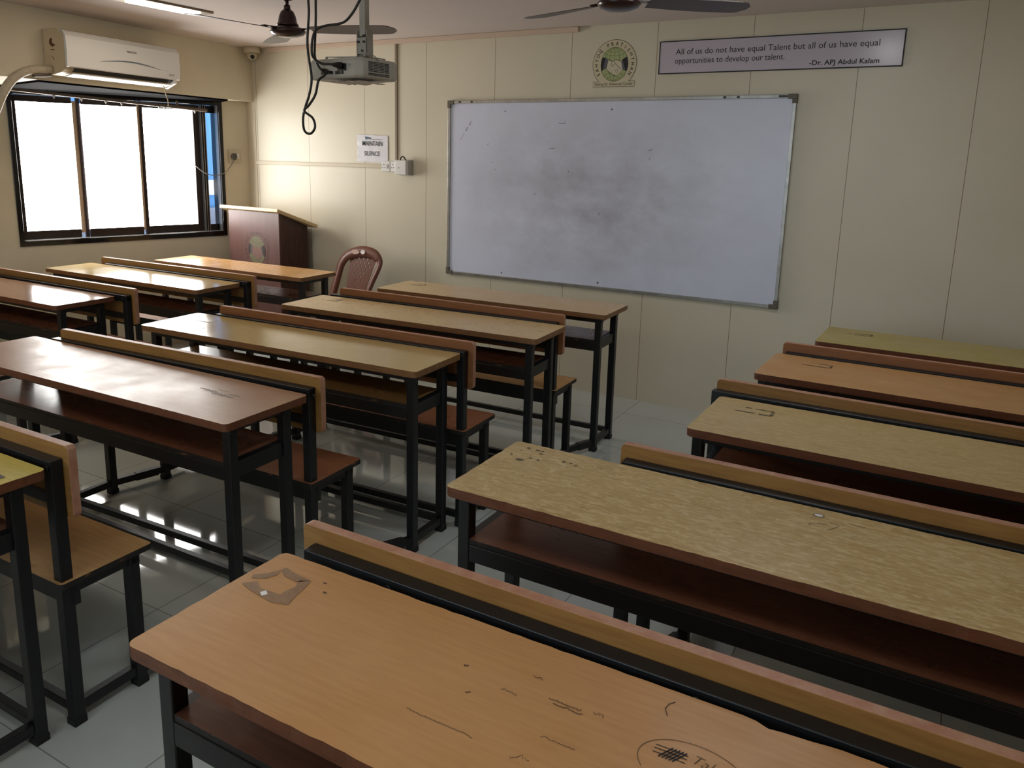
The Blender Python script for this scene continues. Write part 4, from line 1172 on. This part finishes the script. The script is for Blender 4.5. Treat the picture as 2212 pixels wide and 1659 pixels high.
# ------------------------------------------------------------------ ceiling fans
def fan(x, y, z, phase, label):
    t = thing('ceiling_fan', label, 'fan', (x, y, ZC), 0, 'ceiling fans')
    dz = z - ZC
    bm = new_bm(); lathe(bm, [(0, -0.001), (0.045, -0.001), (0.045, -0.02), (0.030, -0.055), (0.012, -0.062), (0, -0.062)], 24); obj('canopy', bm, C['brown_fan'], t)
    bm = new_bm(); tube(bm, [(0, 0, -0.05), (0, 0, dz + 0.075)], 0.009, 12)
    lathe(bm, [(0, dz + 0.105), (0.016, dz + 0.105), (0.018, dz + 0.078), (0, dz + 0.078)], 16); obj('down_rod', bm, C['brown_fan'], t)
    bm = new_bm(); lathe(bm, [(0, dz + 0.088), (0.018, dz + 0.086), (0.034, dz + 0.072), (0.044, dz + 0.048), (0.050, dz + 0.016), (0.058, dz + 0.008), (0.056, dz + 0.002), (0.040, dz + 0.0)], 32)
    obj('bell_cover', bm, C['brown_fan'], t)
    bm = new_bm(); lathe(bm, [(0.03, dz + 0.006), (0.050, dz + 0.003), (0.078, dz - 0.010), (0.092, dz - 0.020), (0.094, dz - 0.028), (0.082, dz - 0.042), (0.055, dz - 0.052), (0.02, dz - 0.057), (0, dz - 0.057)], 40)
    obj('motor_housing', bm, C['brown_fan'], t)
    for k in range(3):
        a = phase + k * 2 * PI / 3
        d = Vector((math.cos(a), math.sin(a), 0)); s = Vector((-d.y, d.x, 0))
        bm = new_bm(); zc = dz - 0.014
        bar(bm, d * 0.06 + Vector((0, 0, zc)), d * 0.16 + Vector((0, 0, zc)), 0.034, 0.005)
        bl = obj('blade_bracket', bm, C['brown_fan'], t)
        bm = new_bm(); n = 16; up = []; lo = []
        for i in range(n + 1):
            f = i / n; r = 0.13 + 0.455 * f
            w = 0.045 + 0.028 * math.sin(min(1, f * 1.4) * PI / 2)
            if f > 0.88: w *= math.sqrt(max(0.02, 1 - ((f - 0.88) / 0.125) ** 2))
            tw = math.tan(math.radians(11 - 4 * f))
            c0 = d * r + Vector((0, 0, zc - 0.004))
            up.append([bm.verts.new(c0 + s * w + Vector((0, 0, -w * tw))), bm.verts.new(c0 - s * w + Vector((0, 0, w * tw)))])
        for i in range(n): bm.faces.new((up[i][0], up[i + 1][0], up[i + 1][1], up[i][1]))
        o = obj('blade', bm, C['blade'], t)
        md = o.modifiers.new('thick', 'SOLIDIFY'); md.thickness = 0.003; md.offset = 0
    return t
fan(1.480, -1.745, 2.258, math.radians(22), 'dark brown ceiling fan with bell cover, beside the projector')
fan(3.266, -1.600, 2.290, math.radians(38), 'dark ceiling fan at the top edge above the quote sign')

# ------------------------------------------------------------------ ceiling lights
def ceiling_light(x0, x1, y0, y1, strength, label, tint=(1.0, 0.83, 0.64, 1)):
    t = thing('ceiling_light', label, 'light', ((x0 + x1) / 2, (y0 + y1) / 2, ZC), 0, 'ceiling panel lights')
    w, l = (x1 - x0) / 2, (y1 - y0) / 2
    bm = new_bm()
    prism(bm, rrect(-w, w, -l, l, 0.008), -0.012, -0.001)
    obj('housing', bm, C['lamp_frame'], t, bevel=0.002)
    bm = new_bm(); prism(bm, rrect(-w + 0.030, w - 0.030, -l + 0.062, l - 0.062, 0.028), -0.016, -0.0122)
    obj('diffuser', bm, mat('lit_diffuser_%d' % int(strength * 10), (0.9, 0.9, 0.95, 1), 0.5, emit=tint, strength=strength), t)
    for s in (-1, 1):
        bm = new_bm(); lathe(bm, [(0, -0.0145), (0.004, -0.0145), (0.004, -0.012), (0, -0.012)], 8, (0, s * (l - 0.03), 0)); obj('screw', bm, C['dark_pl'], t)
ceiling_light(0.365, 0.545, -1.99, -1.405, LAMP_STRENGTH, 'slim lit ceiling panel near the air conditioner')
ceiling_light(3.98, 4.17, -2.02, -1.44, ADDED_LAMP_STRENGTH * 0.9, 'added ceiling panel above the right-hand block, out of the picture', (0.94, 0.97, 1.0, 1))  # unseen panel added to brighten the right-hand desks
ceiling_light(0.36, 0.55, -5.0, -4.4, ADDED_LAMP_STRENGTH * 1.6, 'added ceiling panel at the back by the window side, out of the picture')  # unseen panel added as fill for the window side
ceiling_light(4.00, 4.20, -4.8, -4.2, ADDED_LAMP_STRENGTH * 0.86, 'added ceiling panel overhead behind the viewer, out of the picture', (0.97, 0.97, 0.92, 1))  # unseen panel added overhead to raise the brightness near the viewer

# ------------------------------------------------------------------ projector, mount and cables
t = thing('projector_mount', 'grey pole mount holding the projector below the ceiling', 'mount', (2.552, -2.44, ZC))
bm = new_bm(); bx(bm, -0.05, 0.05, -0.05, 0.05, -0.006, -0.001); obj('ceiling_plate', bm, C['grey_pl'], t)
bm = new_bm(); bx(bm, -0.014, 0.014, -0.014, 0.014, -0.385, -0.006); obj('pole', bm, C['grey_pl'], t, bevel=0.002)
bm = new_bm()
bx(bm, -0.024, -0.020, -0.020, 0.020, -0.4615, -0.362); bx(bm, 0.022, 0.026, -0.020, 0.020, -0.4615, -0.362)
bx(bm, -0.024, 0.026, -0.020, -0.017, -0.452, -0.390); bx(bm, -0.024, 0.026, 0.017, 0.020, -0.452, -0.390)
obj('bracket', bm, mat('bracket_grey', srgb(158, 152, 142), 0.5), t, bevel=0.001)
bm = new_bm()
for (x, z) in ((-0.012, -0.407), (0.014, -0.407), (0.014, -0.385), (0.006, -0.440)): tube(bm, [(x, -0.019, z), (x, -0.025, z)], 0.005, 8)
obj('bolts', bm, C['dark_pl'], t)
bm = new_bm()
for (x, y) in ((-0.10, -0.05), (0.10, -0.06), (0.08, 0.09), (-0.09, 0.08)):
    bar(bm, (0, 0, -0.4600), (x - 0.07, y + 0.02, -0.4580), 0.014, 0.003); tube(bm, [(x - 0.07, y + 0.02, -0.4580), (x - 0.07, y + 0.02, -0.4660)], 0.005, 8)
obj('arms', bm, C['grey_pl'], t)

t = thing('projector', 'grey projector hanging under the pole with cables at its rear', 'projector', (2.480, -2.420, 1.8950))
pj = C['proj'] = mat('projector_grey', srgb(176, 170, 160), 0.45)
bm = new_bm()
outl = [(-0.142, -0.100), (-0.128, -0.113), (0.100, -0.118), (0.128, -0.098), (0.142, 0.060), (0.136, 0.105), (0.112, 0.122), (-0.112, 0.122), (-0.136, 0.105)]
def shell(bm, sc, z): return [bm.verts.new((x * sc, y * sc, z + (0.004 if x > 0 else 0))) for x, y in outl]
rs = [shell(bm, 0.93, 0.0), shell(bm, 0.985, 0.007), shell(bm, 1.0, 0.03), shell(bm, 0.99, 0.062), shell(bm, 0.94, 0.076)]
for a, b in zip(rs, rs[1:]):
    for i in range(len(outl)): bm.faces.new((a[i], a[(i + 1) % len(outl)], b[(i + 1) % len(outl)], b[i]))
bm.faces.new(list(reversed(rs[0])))
top = [bm.verts.new((v.co.x * 0.72, v.co.y * 0.72, 0.081)) for v in rs[-1]]
for i in range(len(outl)): bm.faces.new((rs[-1][i], rs[-1][(i + 1) % len(outl)], top[(i + 1) % len(outl)], top[i]))
bm.faces.new(top)
obj('casing', bm, pj, t, bevel=0.004)
bm = new_bm(); tube(bm, [(-0.05, 0.118, 0.040), (-0.05, 0.142, 0.040)], 0.028, 24); obj('lens', bm, C['dark_pl'], t)
def rear(x, z): return Vector((x, -0.1155 - 0.0215 * (x + 0.128) / 1.0 * 0.25, z))
RP = lambda x, z: Vector((x, -0.1195, z))
bm = new_bm(); bx(bm, 0.018, 0.060, -0.1205, -0.116, 0.030, 0.056)
bx(bm, -0.066, -0.036, -0.1185, -0.113, 0.018, 0.030); bx(bm, -0.030, -0.008, -0.119, -0.114, 0.019, 0.030)
for x in (0.006, 0.020, 0.036): bx(bm, x, x + 0.009, -0.1205, -0.115, 0.018, 0.029)
obj('ports', bm, C['dark_pl'], t)
bm = new_bm()
for j in range(9):
    z = 0.020 + j * 0.0056 + (0 if j > 1 else -0.003)
    for k in range(4):
        y0 = -0.070 + k * 0.030; x0 = 0.128 + (y0 + 0.098) / 0.158 * 0.014
        bar(bm, (x0 + 0.0008, y0, z), (x0 + 0.0033, y0 + 0.025, z), 0.0022, 0.003)
obj('vent_grille', bm, C['dark_pl'], t)
bm = new_bm(); add_text(bm, 'EX', lambda x, z: Vector((0.072 + x, -0.1192, 0.046 + z)), 0.012); poly(bm, ell(0.094, 0.047, .0015, .0015, n=6)[:-1], lambda x, z: Vector((x, -0.1192, z)))
obj('marking', bm, mat('grey_print', srgb(84, 82, 78), 0.5), t)
bm = new_bm(); tube(bm, spline([(0.07, -0.06, 0.080), (0.09, -0.06, 0.092), (0.125, -0.03, 0.090), (0.132, -0.01, 0.072)], 4), 0.002, 6); obj('security_loop', bm, C['alu'], t)
bm = new_bm()
rnd = random.Random(9)
gg = [[bm.verts.new((-0.05 + 0.16 * i / 8, -0.095 + 0.16 * j / 8, -0.003 - rnd.uniform(0, 0.008))) for j in range(9)] for i in range(9)]
for i in range(8):
    for j in range(8): bm.faces.new((gg[i][j], gg[i + 1][j], gg[i + 1][j + 1], gg[i][j + 1]))
obj('paper_pad', bm, mat('crumpled_tape', srgb(214, 206, 196), 0.5), t)

def cable(pts, label, extra=None, end=None):
    P3 = spline(pts, 7)
    bm = new_bm(); tube(bm, P3, 0.0048, 8)
    o = thing('cable', label, 'cable', pts[0], 0, 'black projector cables')
    off = Matrix.Translation(-Vector(pts[0]))
    obj('cord', bm, C['dark_pl'], o, off)
    if end:
        a, b, r = end
        bm = new_bm(); tube(bm, [a, (Vector(a) + Vector(b)) / 2, b], [r * .5, r * .9, r], 8); obj('connector', bm, C['dark_pl'], o, off.copy())
Y = -2.60
c1 = [(2.420, ZC), (2.415, 2.244), (2.413, 2.179), (2.414, 2.129), (2.403, 2.029), (2.41, 1.961), (2.42, 1.892), (2.406, 1.833), (2.385, 1.789), (2.371, 1.746), (2.387, 1.698), (2.418, 1.686), (2.442, 1.71), (2.431, 1.745), (2.389, 1.772), (2.414, 1.793), (2.448, 1.832), (2.466, 1.883)]
pts = [(x, Y - (0.012 if 9 < i else 0), z) for i, (x, z) in enumerate(c1)]
pts += [(2.463, -2.575, 1.905), (2.45, -2.55, 1.925)]
cable(pts, 'black cable dropping from the ceiling into a hanging loop below the projector')
c2 = [(2.715, ZC), (2.689, 2.221), (2.65, 2.161), (2.612, 2.116), (2.568, 2.089), (2.489, 2.084), (2.442, 2.074), (2.42, 2.045), (2.413, 1.995), (2.423, 1.969), (2.461, 1.948), (2.505, 1.944)]
cable([(x, Y + 0.012, z) for x, z in c2] + [(2.525, -2.565, 1.943)], 'black power cable swooping from the ceiling right of the pole to the projector', end=((2.505, -2.574, 1.944), (2.522, -2.543, 1.943), 0.013))
c3 = [(2.432, ZC), (2.425, 2.20), (2.420, 2.10), (2.410, 2.006), (2.409, 1.975), (2.420, 1.947), (2.432, 1.932), (2.440, 1.927)]
cable([(x, Y + 0.026 + 0.002 * i, z) for i, (x, z) in enumerate(c3)], 'black video cable running down beside the looped one into the projector', end=((2.432, -2.560, 1.930), (2.442, -2.54, 1.924), 0.009))
